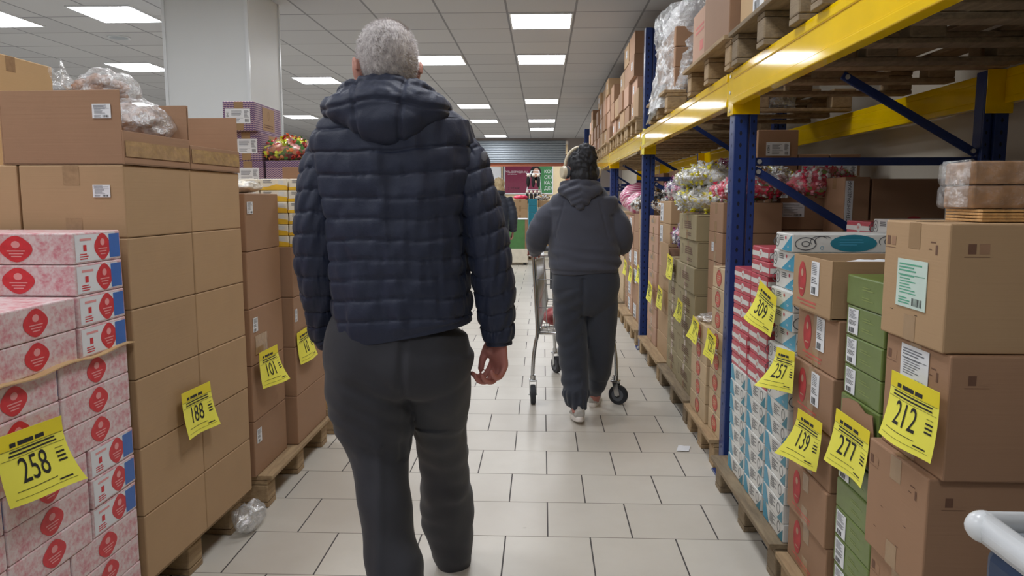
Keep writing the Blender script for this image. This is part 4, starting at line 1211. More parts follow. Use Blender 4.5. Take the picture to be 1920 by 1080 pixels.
# beyond the second post
for i in range(6):
    carton(.90, 1.22, 6.66, 7.02, PZ + .178 * (5 - i), .178, 'card_tan', f'tan carton, {nth(i)} of the first column beyond the second post', group='tan cartons beyond the second post', axis='y')
for i in range(6):
    c = carton(.90, 1.22, 7.04, 7.40, PZ + .17 * (5 - i), .17, 'card_brown', f'brown carton, {nth(i)} of the second column beyond the second post', group='tan cartons beyond the second post', axis='y')
    if i in (2, 3, 5): stick(c, 'x-', .0, .0, .2, .13, 'tall', (.317, .357, .1685))
for i in range(6):
    c = carton(.91, 1.23, 7.54, 7.90, PZ + .165 * (5 - i), .165, 'card_rose', f'carton with white labels, {nth(i)} of the third column beyond the second post', group='labelled cartons beyond the second post', axis='x')
    stick(c, 'x-', -.05, .0, .18, .12, 'tall', (.317, .357, .1635))
for i in range(6):
    carton(.92, 1.24, 7.92, 8.28, PZ + .165 * (5 - i), .165, 'card_brown', f'carton, {nth(i)} of the fourth column beyond the second post', group='labelled cartons beyond the second post', axis='x')
for i in range(6):
    carton(.92, 1.24, 8.45, 9.2, PZ + .17 * (5 - i), .17, 'card_pale', f'pale carton, {nth(i)} of the column at the trolley handle', group='pale cartons far along the rack', axis='x')
for y, z, l in ((6.76, .70, 'small yellow sheet first beyond the second post'), (7.36, .64, 'small yellow sheet second beyond the second post'), (7.86, .66, 'small yellow sheet third beyond the second post')):
    sign('54', 'R', .878, y, z, l, .02, -.2, .1, 17)

# sweets on top of the cartons
blob('candy_bag', (1.02, 4.55, 1.30), (.20, .20, .085), 'candy_yellow', 'clear bag of white and yellow sweets on the olive cartons', 'bag of sweets', 1, .22, 11, 'bags of sweets on the rack', flat_z=.86, film='film_thin', sweets=['sw_white', 'sw_yellow', 'sw_white', 'sw_clear'])
blob('candy_bag', (1.0, 4.62, 1.43), (.17, .17, .07), 'candy_yellow', 'upper clear bag of yellow sweets', 'bag of sweets', 2, .22, 11, 'bags of sweets on the rack', flat_z=.86, film='film', sweets=['sw_white', 'sw_yellow', 'sw_white', 'sw_clear'])
blob('candy_bag', (1.10, 4.05, 1.355), (.17, .14, .062), 'candy_pink', 'bag of pink sweets left of the first blue post', 'bag of sweets', 3, .3, 12, 'bags of sweets on the rack', flat_z=.86, film='film_thin', sweets=['sw_pink', 'sw_pink', 'sw_rose', 'sw_white'])
blob('candy_bag', (1.24, 4.34, 1.40), (.10, .08, .07), 'candy_silver', 'silvery clear bag behind the pink sweets', 'bag of sweets', 4, .3, 12, 'bags of sweets on the rack', film='film_heavy', sweets=['sw_white', 'sw_clear', 'sw_brown', 'sw_gold'])
blob('candy_bag', (1.50, 4.08, 1.385), (.17, .13, .075), 'candy_pink', 'bag of pink sweets right of the first blue post', 'bag of sweets', 6, .35, 14, 'bags of sweets on the rack', flat_z=.8, film='film_thin', sweets=['sw_pink', 'sw_pink', 'sw_rose', 'sw_white'])
blob('candy_bag', (1.33, 4.36, 1.42), (.08, .08, .06), 'candy_yellow', 'small clear bag beside the pink sweets', 'bag of sweets', 7, .35, 14, 'bags of sweets on the rack', film='film_thin', sweets=['sw_white', 'sw_yellow', 'sw_white', 'sw_clear'])
blob('candy_bag', (1.06, 5.05, 1.06), (.17, .16, .13), 'candy_purple', 'lower bag of purple sweets behind the yellow ones', 'bag of sweets', 8, .25, 12, 'bags of sweets on the rack', film='film_thin', sweets=['sw_purple', 'sw_white', 'sw_plum', 'sw_rose'])
blob('candy_bag', (1.04, 5.55, 1.375), (.14, .22, .085), 'candy_purple', 'long bag of purple and white sweets on the tan cartons', 'bag of sweets', 9, .25, 12, 'bags of sweets on the rack', flat_z=.85, film='film_thin', sweets=['sw_purple', 'sw_white', 'sw_plum', 'sw_rose'])
blob('candy_bag', (1.33, 5.52, 1.47), (.13, .15, .10), 'candy_purple', 'rounded bag of purple sweets at the back', 'bag of sweets', 10, .25, 12, 'bags of sweets on the rack', film='film_thin', sweets=['sw_purple', 'sw_white', 'sw_plum', 'sw_rose'])
blob('candy_bag', (1.08, 6.08, 1.24), (.16, .2, .07), 'candy_silver', 'bag of silver and blue sweets right of the second post', 'bag of sweets', 11, .35, 14, 'bags of sweets on the rack', flat_z=.85, film='film_thin', sweets=['sw_white', 'sw_clear', 'sw_brown', 'sw_gold'])
blob('candy_bag', (1.30, 6.15, 1.36), (.14, .2, .12), 'candy_brown', 'bag of brown wrapped sweets right of the second post', 'bag of sweets', 12, .3, 12, 'bags of sweets on the rack', film='film_thin', sweets=['sw_brown', 'sw_white', 'sw_gold', 'sw_brown'])
blob('candy_bag', (1.06, 6.83, 1.295), (.16, .17, .085), 'candy_brown', 'bag of brown and white sweets just beyond the second post', 'bag of sweets', 13, .3, 12, 'bags of sweets on the rack', flat_z=.8, film='film_thin', sweets=['sw_brown', 'sw_white', 'sw_gold', 'sw_brown'])
blob('candy_bag', (1.04, 7.22, 1.255), (.16, .17, .085), 'candy_silver', 'bag of silver wrapped sweets beyond the second post', 'bag of sweets', 14, .35, 12, 'bags of sweets on the rack', flat_z=.8, film='film_thin', sweets=['sw_white', 'sw_clear', 'sw_brown', 'sw_gold'])
blob('candy_bag', (1.05, 7.85, 1.25), (.17, .22, .13), 'pink_stripes', 'pink striped bag beyond the second post', 'bag of sweets', 15, .15, 8, 'bags of sweets on the rack', flat_z=.8)
blob('candy_bag', (1.08, 8.75, 1.33), (.17, .26, .16), 'pink_stripes', 'larger pink striped bag farther along the rack', 'bag of sweets', 16, .15, 7, 'bags of sweets on the rack', flat_z=.8)

# dark cartons at the rear of the bays
def dark_oval(F, w_, d, h): F['y-'].oval(.03, .02, .045, .028, 'print_red')
stk = [(1.385, 1.645, 4.95, 5.27, .144, .321, 5, 'card_brown'), (1.65, 1.845, 4.95, 5.27, .144, .29, 5, 'card_brown'), (1.85, 2.045, 4.95, 5.27, .144, .29, 5, 'card_brown'),
       (1.70, 1.93, 3.72, 4.0, .144, .423, 3, 'card_brown')]
for (x0, x1, y0, y1, z, h, n_, m_) in stk[:3]:
    for i in range(n_):
        c = carton(x0, x1, y0, y1, z + h * i, h, m_, f'carton with white label in the dark rear row, {["lowest", "second from below", "third from below", "fourth from below", "fifth from below"][i]}, {"leftmost" if x0 < 1.5 else "middle" if x0 < 1.8 else "rightmost"} of three columns', group='dark rear cartons', axis='x')
        if i >= n_ - 2: stick(c, 'y-', .0, h * .12, .15, .085, 'box', (x1 - x0 - .003, y1 - y0 - .003, h - .0015))
c = carton(1.465, 1.59, 3.72, 3.98, .144, .62, 'card_brown', 'lower dark carton behind the blue brace', axis='x', rz=0)
c = carton(1.465, 1.59, 3.72, 3.98, .765, .65, 'card_brown', 'tall dark carton with a white strip of vertical black lettering', axis='x', rz=0)
st = MB(); st.box((0, -.0008, 0), (.038, .0012, .20), 'paper'); F = Face(st, 'y-', 0, -.0008, 0, (.038, .0012, .2)); F.text('ЛЕНИНГРАДСКАЯ', .022, 0.002, 0, 'ink', .0006, math.pi / 2)
k = st.obj('lettered_strip', c); k.location = (-.038, -.1295, .53)
for i, (z, h) in enumerate(((.144, .4), (.545, .4), (.946, .46))):
    carton(1.60, 1.955, 3.72, 4.05, z, h, 'card_brown', 'tall dark carton beside the rear post, ' + ['lowest', 'middle', 'highest'][i], axis='x', decor=dark_oval if i == 2 else None, dkey='darkoval' if i == 2 else None, rz=0, group='dark cartons at the rear post')
def panel_decor(F, w_, d, h):
    F['y-'].rect(0, 0, w_ * .94, h * .94, 'card_light', .0008); F['y-'].ring(-.04, .05, .012, .02, .003, 'print_brown', .0012); F['y-'].ring(.05, -.02, .014, .03, .003, 'print_brown', .0012); F['y-'].lines(0, -.07, .08, .02, 2, 'print_brown', random.Random(4), .0012)
def klo_decor(F, w_, d, h):
    F['y-'].rect(0, h * .15, w_ * .9, h * .5, 'paper', .0008); F['y-'].text('КЛ-0', .05, -.06, h * .26, 'ink', .0012); F['y-'].lines(0.0, h * .02, .16, .03, 2, 'ink_grey', random.Random(7), .0012)
for i in range(6):
    a = carton(1.08 + .30, 1.20 + .30, 5.7, 6.1, .144 + .24 * i, .24, 'card_brown', 'dark carton in the rear row before the second post' if i < 5 else 'carton with printed pale panel deep in the dark bay', group='rear cartons before the second post', axis='x', decor=panel_decor if i == 5 else None, dkey='panel' if i == 5 else None, rz=0)
    a = carton(1.52, 1.76, 5.7, 6.1, .144 + .24 * i, .24, 'card_brown', 'dark carton in the rear row of the bay' if i < 5 else 'dark carton with large white label lettered КЛ-0', group='rear cartons before the second post', axis='x', decor=klo_decor if i == 5 else None, dkey='klo' if i == 5 else None, rz=0)
for k, y0 in enumerate((7.0, 8.2)):
    for i in range(3):
        carton(1.30, 1.75, y0, y0 + .8, .144 + .48 * i, .48, 'card_brown', 'dark carton deep in the far bays', group='rear cartons of the far bays', rz=0)

# ---------------------------------------------------------------- upper level
UZ = 1.871
slots = [(.62, 1.46), (1.55, 2.39), (2.49, 3.345), (3.37, 4.33), (5.02, 5.86), (6.62, 7.42), (7.50, 8.30), (8.40, 9.20),
         (9.66, 10.46), (10.56, 11.36), (11.46, 12.26), (12.70, 13.50), (13.60, 14.40), (14.50, 15.30)]
for i, (y0, y1) in enumerate(slots):
    lb = ['upper pallet nearest the camera above the frame', 'upper pallet at the top right corner of the view', 'upper pallet with worn blocks, left end over the first post', 'upper reddish pallet just beyond the first post',
          'upper pallet under the film wrapped load'][i] if i < 5 else f'upper pallet, {ORD[i - 5] if i > 5 else "first"} beyond the second post'
    pallet(.81, 2.0, y0, y1, UZ, lb, mat='pallet_old' if i in (1, 2) else 'pallet_wood')
TZ = UZ + PZ
for i, (y0, y1) in enumerate(slots[:3]):
    for j in range(2):
        for q in range(2):
            c = carton(.83 + .4 * j, 1.22 + .4 * j, y0 + .02 + q * .40, y0 + .41 + q * .40, TZ, .33, 'card_light' if j == 0 else 'card_brown', f'large carton on the upper pallets, {"aisle side" if j == 0 else "rear side"}, above the near bay', group='large cartons on the near upper pallets', axis='y', rz=0)
            if j == 0: stick(c, 'x-', .08, -.06, .15, .17, 'tall', (.387, .387, .3285))
            if j == 0: carton(.85, 1.22, y0 + .02 + q * .40, y0 + .41 + q * .40, TZ + .33, .33, 'card_brown', 'second large carton above the near bay', group='second layer above the near bay', rz=0)
def redtop(F, w_, d, h):
    F['x-'].lines(0, .04, d * .6, .05, 2, 'print_rose', random.Random(2)); F['x-'].rect(.05, -.05, .08, .05, 'print_rose')
c = carton(.80, 1.2, 3.37, 3.875, TZ, .31, 'card_brown', 'large brown carton hanging over the reddish upper pallet', rz=0, jit=0, axis='y', group='cartons over the reddish pallet')
c = carton(.80, 1.2, 3.37, 3.875, TZ + .31, .31, 'card_rose', 'rosy carton on the large brown carton, cut by the top edge', rz=0, jit=0, axis='y', group='cartons over the reddish pallet', decor=redtop, dkey='redtop')
stick(c, 'x-', -.1, -.05, .1, .1, 'tall', (.397, .502, .3085))
c = carton(.815, 1.2, 3.885, 4.24, TZ, .27, 'card_rose', 'carton with rosy print beside the film wrapped load', rz=0, jit=0, axis='y', decor=redtop, dkey='redtop2')
carton(1.28, 1.68, 3.6, 4.3, TZ, .5, 'card_brown', 'large carton behind the brown upper cartons', rz=0)
# film wrapped load
wl = empty('wrapped_load', (1.25, 5.42, TZ + .012))
for i in range(3):
    mb = MB(); mb.box((0, 0, .07 + i * .13), (.78, .74, .126), 'card_brown', .004); Face(mb, 'y-', 0, 0, .07 + i * .13, (.78, .74, .126)).rect(.0, 0, .004, .12, 'seam'); mb.obj('case', wl)
mb = MB(); mb.box((.02, .01, .485), (.76, .72, .165), 'sack_white', .03); k = mb.obj('white_sack', wl); k['label'] = 'white plastic sack on top'
mb = MB(); nu, nv = 72, 26; vs = []
for j in range(nv + 1):
    t = j / nv; z = -.11 + .66 * t
    hx = .43 + .008 * math.sin(t * 9) + .04 * max(0, .4 - t); hy = .40 + .005 * math.sin(t * 7)
    for i in range(nu):
        a = 2 * math.pi * i / nu; cx, sx = math.cos(a), math.sin(a)
        e = 5.0; q = (abs(cx) ** e + abs(sx) ** e) ** (-1 / e)
        rr_ = 1 + .07 * noise.noise(Vector((cx * 3, sx * 3, z * 5))) + .05 * noise.noise(Vector((cx * 9, sx * 9, z * 22 + cx * 6)))
        sag = .09 * max(0, .35 - t) * (1 if cx < 0 else 0)
        vs.append((hx * cx * q * rr_ - sag, hy * sx * q * rr_ + .05 * max(0, .4 - t), z))
mb.add(vs, [(j * nu + i, j * nu + (i + 1) % nu, (j + 1) * nu + (i + 1) % nu, (j + 1) * nu + i) for j in range(nv) for i in range(nu)], 'film_load', True)
mb.obj('stretch_film', wl)
tag(wl, 'load of cases under clear stretch film with a white sack on top', 'wrapped load')
mb = MB()
for q in range(12): mb.tube([(-.44 - .004 * q, -.40 + .02 * q, .05), (-.47, -.30 + .03 * q, -.06), (-.46, -.1 + .045 * q, -.12 - .002 * q)], .005, 'film_load', 5, sub=4)
o = mb.obj('film_strands', wl); o.location = (.02, .18, 0)
# sheet of paper on the second connector
mb = MB(); mb.box((0, 0, 0), (.001, .16, .21), 'sign_band'); o = mb.obj('yellow_tag'); o.location = (.838, 6.36, 1.78); o.rotation_euler = (0.1, .02, 0); tag(o, 'narrow yellow tag on the beam at the second post', 'tag')
# cartons beyond the second post
for i, (y0, y1) in enumerate(slots[5:], 1):
    wh = ['before the second post', 'first beyond the second post', 'second beyond the second post', 'third beyond the second post'][i] if i < 4 else 'far along the rack'
    if i == 1:
        for j in range(4): carton(.82, 1.20, y0 + .01 + .085 * j, y0 + .09 + .085 * j, TZ, .25 - .01 * j, 'card_tan', f'folded carton standing on edge, {["first", "second", "third", "fourth"][j]}, beyond the second post', group='folded cartons on edge', rz=R.uniform(-.03, .03), tape='')
        ys = [(y0 + .38, y0 + .79)]
    else: ys = [(y0 + .01, y0 + .40), (y0 + .41, y0 + .79)]
    rows = [4, 4, 4, 3, 4, 4, 3, 4, 4, 4][i]
    h = .80 / 4
    for yi, (a, b) in enumerate(ys):
        if i >= 8: continue
        for r_ in range(rows - (1 if (i + yi) % 4 == 3 else 0)):
            dx = R.uniform(-.015, .03)
            m_ = R.choice(['card_brown', 'card_brown', 'card_tan', 'card_rose'])
            lab = f'brown carton {["on the pallet", "second up", "third up", "fourth up"][r_]}, {["nearer", "farther"][yi]} column, upper pallet {wh}'
            c = carton(.83 + dx, 1.23 + dx, a, b, TZ + h * r_, h, m_, lab, group='cartons on the far upper pallets', axis='y')
            if R.random() < .5: stick(c, 'x-', R.uniform(-.08, .08), .01, .09, .07, 'tall', (.397, b - a - .003, h - .0015))
            if r_ == 3 and i == 1: stick(c, 'y-', .05, .05, .18, .07, 'wide', (.397, b - a - .003, h - .0015))

# chest at the lower right corner
ch = empty('chest_freezer', (.96, .815, .012))
mb = MB(); mb.box((0, 0, .41), (.60, .55, .76), 'blue_panel', .02); mb.box((0, 0, .03), (.56, .51, .06), 'black'); mb.obj('body', ch)
mb = MB(); mb.tube([(-.30, -.275, .812), (.30, -.275, .812), (.30, .275, .812), (-.30, .275, .812)], .024, 'white_plastic', 12, closed=True)
for sx in (-1, 1):
    for sy in (-1, 1): mb.ell((sx * .30, sy * .275, .812), (.026, .026, .024), 'white_plastic', 14, 10)
mb.obj('rim', ch)
mb = MB(); mb.box((0, 0, .806), (.57, .52, .012), 'grey_glass', .003); mb.box((.04, .18, .815), (.16, .02, .012), 'hub_grey', .004); mb.obj('sliding_lid', ch)
tag(ch, 'blue chest with white rounded rim and grey lid at the lower right corner', 'chest freezer')

# scrap on the floor
mb = MB(); vs = []
for j in range(5):
    for i in range(5): vs.append(((i - 2) * .016 + .006 * j, (j - 2) * .02, .004 + .009 * abs(noise.noise(Vector((i * .7, j * .9, 3))))))
mb.add(vs, [(j * 5 + i, j * 5 + i + 1, (j + 1) * 5 + i + 1, (j + 1) * 5 + i) for j in range(4) for i in range(4)], 'paper', True)
o = mb.obj('paper_scrap'); o.location = (.735, 3.83, 0); tag(o, 'scrap of white paper lying on the floor by the rack', 'litter')

# ---------------------------------------------------------------- far end
mb = MB(); mb.bb(-.70, -.34, 14.7, 15.2, .30, .90, 'green_panel', .004); mb.bb(-.34, -.29, 14.7, 15.2, .30, .90, 'card_brown', .004)
mb.bb(-.72, -.28, 14.68, 15.22, .05, .32, 'cream_box', .01); mb.bb(-.71, -.29, 14.69, 15.21, .895, .915, 'paper', .004)
for x in (-.66, -.34):
    for y in (14.75, 15.15): mb.cyl((x, y, 0), (x, y, .06), .03, 'rubber', 10)
tag(mb.obj('display_bin'), 'green display bin with cream base far down the aisle', 'display bin')
mb = MB(); mb.ell((0, 0, 0), (.07, .05, .16), 'candy_orange', 14, 10)
for i in range(6):
    carton(-.64, -.315, 16.0, 16.3, .144 + .19 * i, .19, 'card_tan', f'tan carton, {nth(5 - i)} of the far stack below the poster', group='far tan cartons', axis='y', rz=0)
pallet(-.7, -.1, 15.95, 16.75, 0, 'pallet of the far tan carton stack', group='distant pallets')
blob('pink_parcel', (-.46, 16.14, 1.33), (.15, .12, .05), 'pink_goods', 'bright pink parcels on the far tan cartons', 'parcel', 4, .3, 12, flat_z=.8)
for i in range(8):
    carton(-.30, -.11, 16.0, 16.3, .144 + .145 * i, .145, 'teal_dark', f'teal pack, {nth(7 - i)} of the far stack beside the tan cartons', name='teal_pack', group='far teal packs', axis='', tape='')
    carton(-.10, .18, 16.1, 16.4, .144 + .14 * i, .14, 'card_tan' if i % 2 else 'cream_box', 'far carton half hidden by the woman in the hoodie', group='far mixed cartons', axis='')
blob('candy_bag', (-.0, 16.25, 1.32), (.14, .12, .06), 'candy_silver', 'far bag of silvery goods above the teal packs', 'bag of sweets', 6, .3, 12, flat_z=.8, sweets=['sw_white', 'sw_clear', 'sw_brown', 'sw_gold'])
# sock stand
ss = empty('sock_stand', (-.20, 16.9, 0))
mb = MB(); mb.tube([(-.22, 0, 0), (-.22, 0, 1.2), (-.05, 0, 1.92), (.12, 0, 1.92), (.2, 0, 1.2), (.2, 0, 0)], .012, 'white_plastic', 8)
for z in (1.86, 1.5): mb.tube([(-.16, -.02, z), (.16, -.02, z)], .008, 'white_plastic', 8)
mb.obj('frame', ss)
for r_ in range(2):
    for c_ in range(3 + r_):
        x = -.12 + c_ * (.115 if r_ == 0 else .09) - (.02 if r_ else 0); z = 1.86 - r_ * .37
        mb = MB(); mb.ell((x, -.045, z - .17), (.040, .02, .14), 'black', 12, 10); mb.ell((x, -.05, z - .04), (.034, .022, .035), 'cream_box', 10, 8); mb.obj('hanging_item', ss)
tag(ss, 'white stand hung with dark packaged socks before the poster', 'display stand')

# poster on the hall wall
pw = empty('wall_poster', (-.44, 24.03, 1.92))
mb = MB(); W_, H_ = 1.50, .88
mb.bb(-W_ / 2 - .03, W_ / 2 + .03, -.02, .0, -H_ / 2 - .04, H_ / 2 + .02, 'white_plastic', .005)
mb.bb(-W_ / 2 - .07, -W_ / 2 - .03, -.03, .0, -H_ / 2 - .3, H_ / 2 + .1, 'hub_grey', .004); mb.obj('frame', pw)
mb = MB(); F = Face(mb, 'y-', 0, -.012, 0, (W_, .02, H_))
F.rect(-.22, 0, 1.06, H_, 'poster_wine', .001); F.rect(.53, 0, .44, H_, 'poster_green', .001)
F.oval(.22, .20, .18, .22, 'black', .002); F.oval(.24, .15, .11, .20, 'skin_print', .003); F.oval(.24, -.02, .06, .1, 'skin_print', .003)
F.oval(.205, .17, .012, .006, 'ink', .004); F.oval(.275, .17, .012, .006, 'ink', .004); F.rect(.24, .07, .04, .008, 'print_red', .004)
F.text('ЭЛЬДОРАДО.RU', .088, -.40, .22, 'paper', .002); F.text('сеть магазинов', .04, -.52, .15, 'paper', .002)
F.text('2 ЭТАЖ', .10, -.47, -.30, 'ink', .002)
for i, s in enumerate(('КОГД', 'СКИ', 'КАЖ', 'ДЕН')):
    vs, fs = text_geo(s, .15); mn = min(a for a, _, _ in vs); mx = W_ / 2 - .005
    v0 = .23 - i * .175; q = [(min(a * .95 - mn * .95 + .50, mx), b + v0) for a, b, _ in vs]
    mb.add([F.P(a, b, .002) for a, b in q], fs, 'paper')
mb.obj('print', pw)
tag(pw, 'wine red and green shop poster with white lettering beyond the shutter', 'poster')
mb = MB(); mb.bb(-1.9, -1.32, 24.0, 24.04, .9, 2.3, 'white_plastic', .01); tag(mb.obj('white_board'), 'white board left of the poster in the far hall', 'board')
mb = MB(); mb.bb(-1.2, .9, 23.5, 23.9, 0, 1.0, 'cream_box', .01); mb.bb(-1.22, .92, 23.48, 23.92, 1.0, 1.03, 'white_plastic', .004); tag(mb.obj('counter'), 'low pale counter below the poster', 'counter')
# ================================================================ people
_F = Vector((-math.sin(YAW) * math.cos(PITCH), math.cos(YAW) * math.cos(PITCH), -math.sin(PITCH)))
_R = Vector((math.cos(YAW), math.sin(YAW), 0)); _U = _R.cross(_F)
def at(px, py, Y):
    """the point of the place at depth Y seen at a photo position"""
    d = _F + _R * ((px - 960) / FPX) + _U * ((540 - py) / FPX)
    return Vector((0, 0, CAM_H)) + d * (Y / d.y)

def crom(a, k):
    """rows of a densified with a Catmull-Rom curve"""
    a = np.array(a, float); out = []
    m = len(a)
    for i in range(m - 1):
        p0 = a[max(i - 1, 0)]; p1 = a[i]; p2 = a[i + 1]; p3 = a[min(i + 2, m - 1)]
        for j in range(k):
            t = j / k
            out.append(0.5 * (2 * p1 + (p2 - p0) * t + (2 * p0 - 5 * p1 + 4 * p2 - p3) * t * t + (3 * p1 - p0 - 3 * p2 + p3) * t ** 3))
    out.append(a[-1]); return np.array(out)

def limb(mb, pts, rads, mat='skin', n=28, ref=(1, 0, 0), sub=6, ex=2.0, disp=None):
    """smooth tapering limb; rads = (half width along ref, half depth); disp(len_fraction, length, angle) adds to the radius"""
    rows = [list(p) + [r[0], r[1]] for p, r in zip(pts, [(r, r) if not isinstance(r, (tuple, list)) else r for r in rads])]
    A = crom(rows, sub); P = [Vector(r[:3]) for r in A]; k = len(P)
    L = [0.0]
    for i in range(1, k): L.append(L[-1] + (P[i] - P[i - 1]).length)
    ref = Vector(ref); vs = []
    for i in range(k):
        t = (P[min(i + 1, k - 1)] - P[max(i - 1, 0)]).normalized()
        a = (ref - t * ref.dot(t)).normalized(); b = t.cross(a)
        for j in range(n):
            th = 2 * math.pi * j / n; c, s = math.cos(th), math.sin(th)
            q = (abs(c) ** ex + abs(s) ** ex) ** (-1 / ex)
            e = disp(L[i] / L[-1], L[i], th) if disp else 0.0
            vs.append(P[i] + a * ((A[i][3] * q + e) * c) + b * ((A[i][4] * q + e) * s))
    fs = [(i * n + j, i * n + (j + 1) % n, (i + 1) * n + (j + 1) % n, (i + 1) * n + j) for i in range(k - 1) for j in range(n)]
    o = len(vs); vs.append(sum((Vector(v) for v in vs[:n]), Vector()) / n); vs.append(sum((Vector(v) for v in vs[(k - 1) * n:k * n]), Vector()) / n)
    fs += [(o, (j + 1) % n, j) for j in range(n)] + [(o + 1, (k - 1) * n + j, (k - 1) * n + (j + 1) % n) for j in range(n)]
    mb.add(vs, fs, mat, True)

def fuse(mb, voxel, smooth=4, disp=None, mats=None, matf=None, name='body', dec=None):
    """one continuous skin around everything in mb"""
    me = mb.mesh('tmp'); ob = bpy.data.objects.new('tmp', me); COL.objects.link(ob)
    m = ob.modifiers.new('r', 'REMESH'); m.mode = 'VOXEL'; m.voxel_size = voxel; m.adaptivity = 0
    if smooth:
        s = ob.modifiers.new('s', 'SMOOTH'); s.factor = 0.5; s.iterations = smooth
    dg = bpy.context.evaluated_depsgraph_get(); dg.update()
    out = bpy.data.meshes.new_from_object(ob.evaluated_get(dg))
    bpy.data.objects.remove(ob); bpy.data.meshes.remove(me)
    out.name = name
    if disp:
        n = len(out.vertices); co = np.empty(n * 3); out.vertices.foreach_get('co', co); co = co.reshape(-1, 3)
        no = np.empty(n * 3); out.vertices.foreach_get('normal', no); no = no.reshape(-1, 3)
        d = np.array([disp(Vector(co[i]), Vector(no[i])) for i in range(n)])
        co = co + no * d[:, None]; out.vertices.foreach_set('co', co.ravel()); out.update()
    out.materials.clear()
    for k in (mats or ['skin']): out.materials.append(M[k])
    out.polygons.foreach_set('use_smooth', [True] * len(out.polygons))
    if matf: out.polygons.foreach_set('material_index', [matf(p.center) for p in out.polygons])
    return out
def put(me, name, root, parent):
    me.transform(Matrix.Translation(-root)); return link(name, me, parent)
def putmb(mb, name, root, parent):
    mb.v = [tuple(Vector(p) - root) for p in mb.v]; return mb.obj(name, parent)

def xf_head(c, yaw, pitch=0):
    return Matrix.Translation(c) @ Matrix.Rotation(yaw, 4, 'Z') @ Matrix.Rotation(pitch, 4, 'X')
def head_shape(mb, X, s=1.0):
    o = mb.X; mb.X = X @ Matrix.Scale(s, 4)
    E = lambda c, r, rot=None: mb.ell(c, r, 'skin', 26, 18, rot)
    E((0, -.008, .022), (.076, .096, .094)); E((0, .045, -.02), (.060, .050, .078)); E((0, .035, -.062), (.055, .056, .052)); E((0, .068, -.102), (.026, .024, .020))
    E((0, .10, -.022), (.011, .016, .026)); E((0, .112, -.036), (.015, .014, .010)); E((0, .090, .028), (.052, .014, .012))
    E((0, .094, -.066), (.024, .011, .006)); E((0, .092, -.078), (.020, .011, .007))
    for sx in (-1, 1):
        E((sx * .035, .074, -.028), (.022, .020, .018))
        E((sx * .080, -.012, -.012), (.007, .019, .027), Euler((.15, sx * .25, sx * -.35)))
        pts = [(sx * (.083 + .004 * math.sin(a)), -.014 + .018 * math.cos(a), -.010 + .029 * math.sin(a)) for a in [(-1.9 + 3.9 * i / 9) + 1.2 for i in range(10)]]
        mb.tube(pts, .0052, 'skin', 8, sub=2); E((sx * .081, -.006, -.042), (.007, .009, .010))
    mb.X = o
def eyes(X, root, parent, s=1.0):
    for sx in (-1, 1):
        mb = MB(); mb.X = X @ Matrix.Scale(s, 4)
        mb.ell((sx * .031, .083, .006), (.0125, .0125, .0115), 'paper', 14, 10); mb.ell((sx * .031, .0935, .006), (.0055, .004, .0055), 'ink', 10, 8)
        putmb(mb, 'eye', root, parent)
    mb = MB(); mb.X = X @ Matrix.Scale(s, 4)
    mb.ell((0, .1035, -.072), (.020, .003, .0022), 'print_rose', 12, 8); k = putmb(mb, 'mouth', root, parent)
def hand(mb, W, D, N, A, curl=(35, 95, 140), s=1.0, mat='skin', thumb=True):
    """W wrist, D towards the fingertips, N palm normal, A from index to little finger"""
    D, N, A = Vector(D).normalized(), Vector(N).normalized(), Vector(A).normalized()
    limb(mb, [W - D * .03, W, W + D * .03 * s, W + D * .07 * s, W + D * .094 * s], [(.026 * s, .019 * s), (.027 * s, .018 * s), (.036 * s, .016 * s), (.040 * s, .014 * s), (.034 * s, .010 * s)], mat, 20, A, 4)
    mb.ell(W + D * .045 * s - A * .022 * s + N * .010 * s, (.019 * s,) * 3, mat, 14, 10)
    Ls = ((.040, .025, .020), (.044, .029, .021), (.041, .027, .020), (.033, .021, .018))
    for i in range(4):
        p = W + D * (.086 + (.004 if i in (1, 2) else -.003)) * s + A * (-.030 + .0205 * i) * s
        pts = [p - D * .02]; rr = [.0088 * s]; pts.append(p); rr.append(.0092 * s)
        for k in range(3):
            a = math.radians(curl[k] * (1 + .06 * (i - 1.5))); d = D * math.cos(a) + N * math.sin(a) + A * (.06 * (i - 1.5))
            p = p + d.normalized() * Ls[i][k] * s; pts.append(p); rr.append((.0086, .0080, .0068)[k] * s)
        limb(mb, pts, rr, mat, 12, A, 5); mb.ell(p, (.0066 * s,) * 3, mat, 10, 8)
    if thumb:
        p = W + D * .028 * s - A * .028 * s + N * .008 * s
        q = p + (D * .9 - A * .2 + N * .40).normalized() * .044 * s; t = q + (D * .95 + N * .28 + A * .06).normalized() * .032 * s
        limb(mb, [W + D * .012, p, q, t], [.013 * s, .0145 * s, .0108 * s, .0085 * s], mat, 14, A, 5); mb.ell(t, (.0082 * s,) * 3, mat, 10, 8)

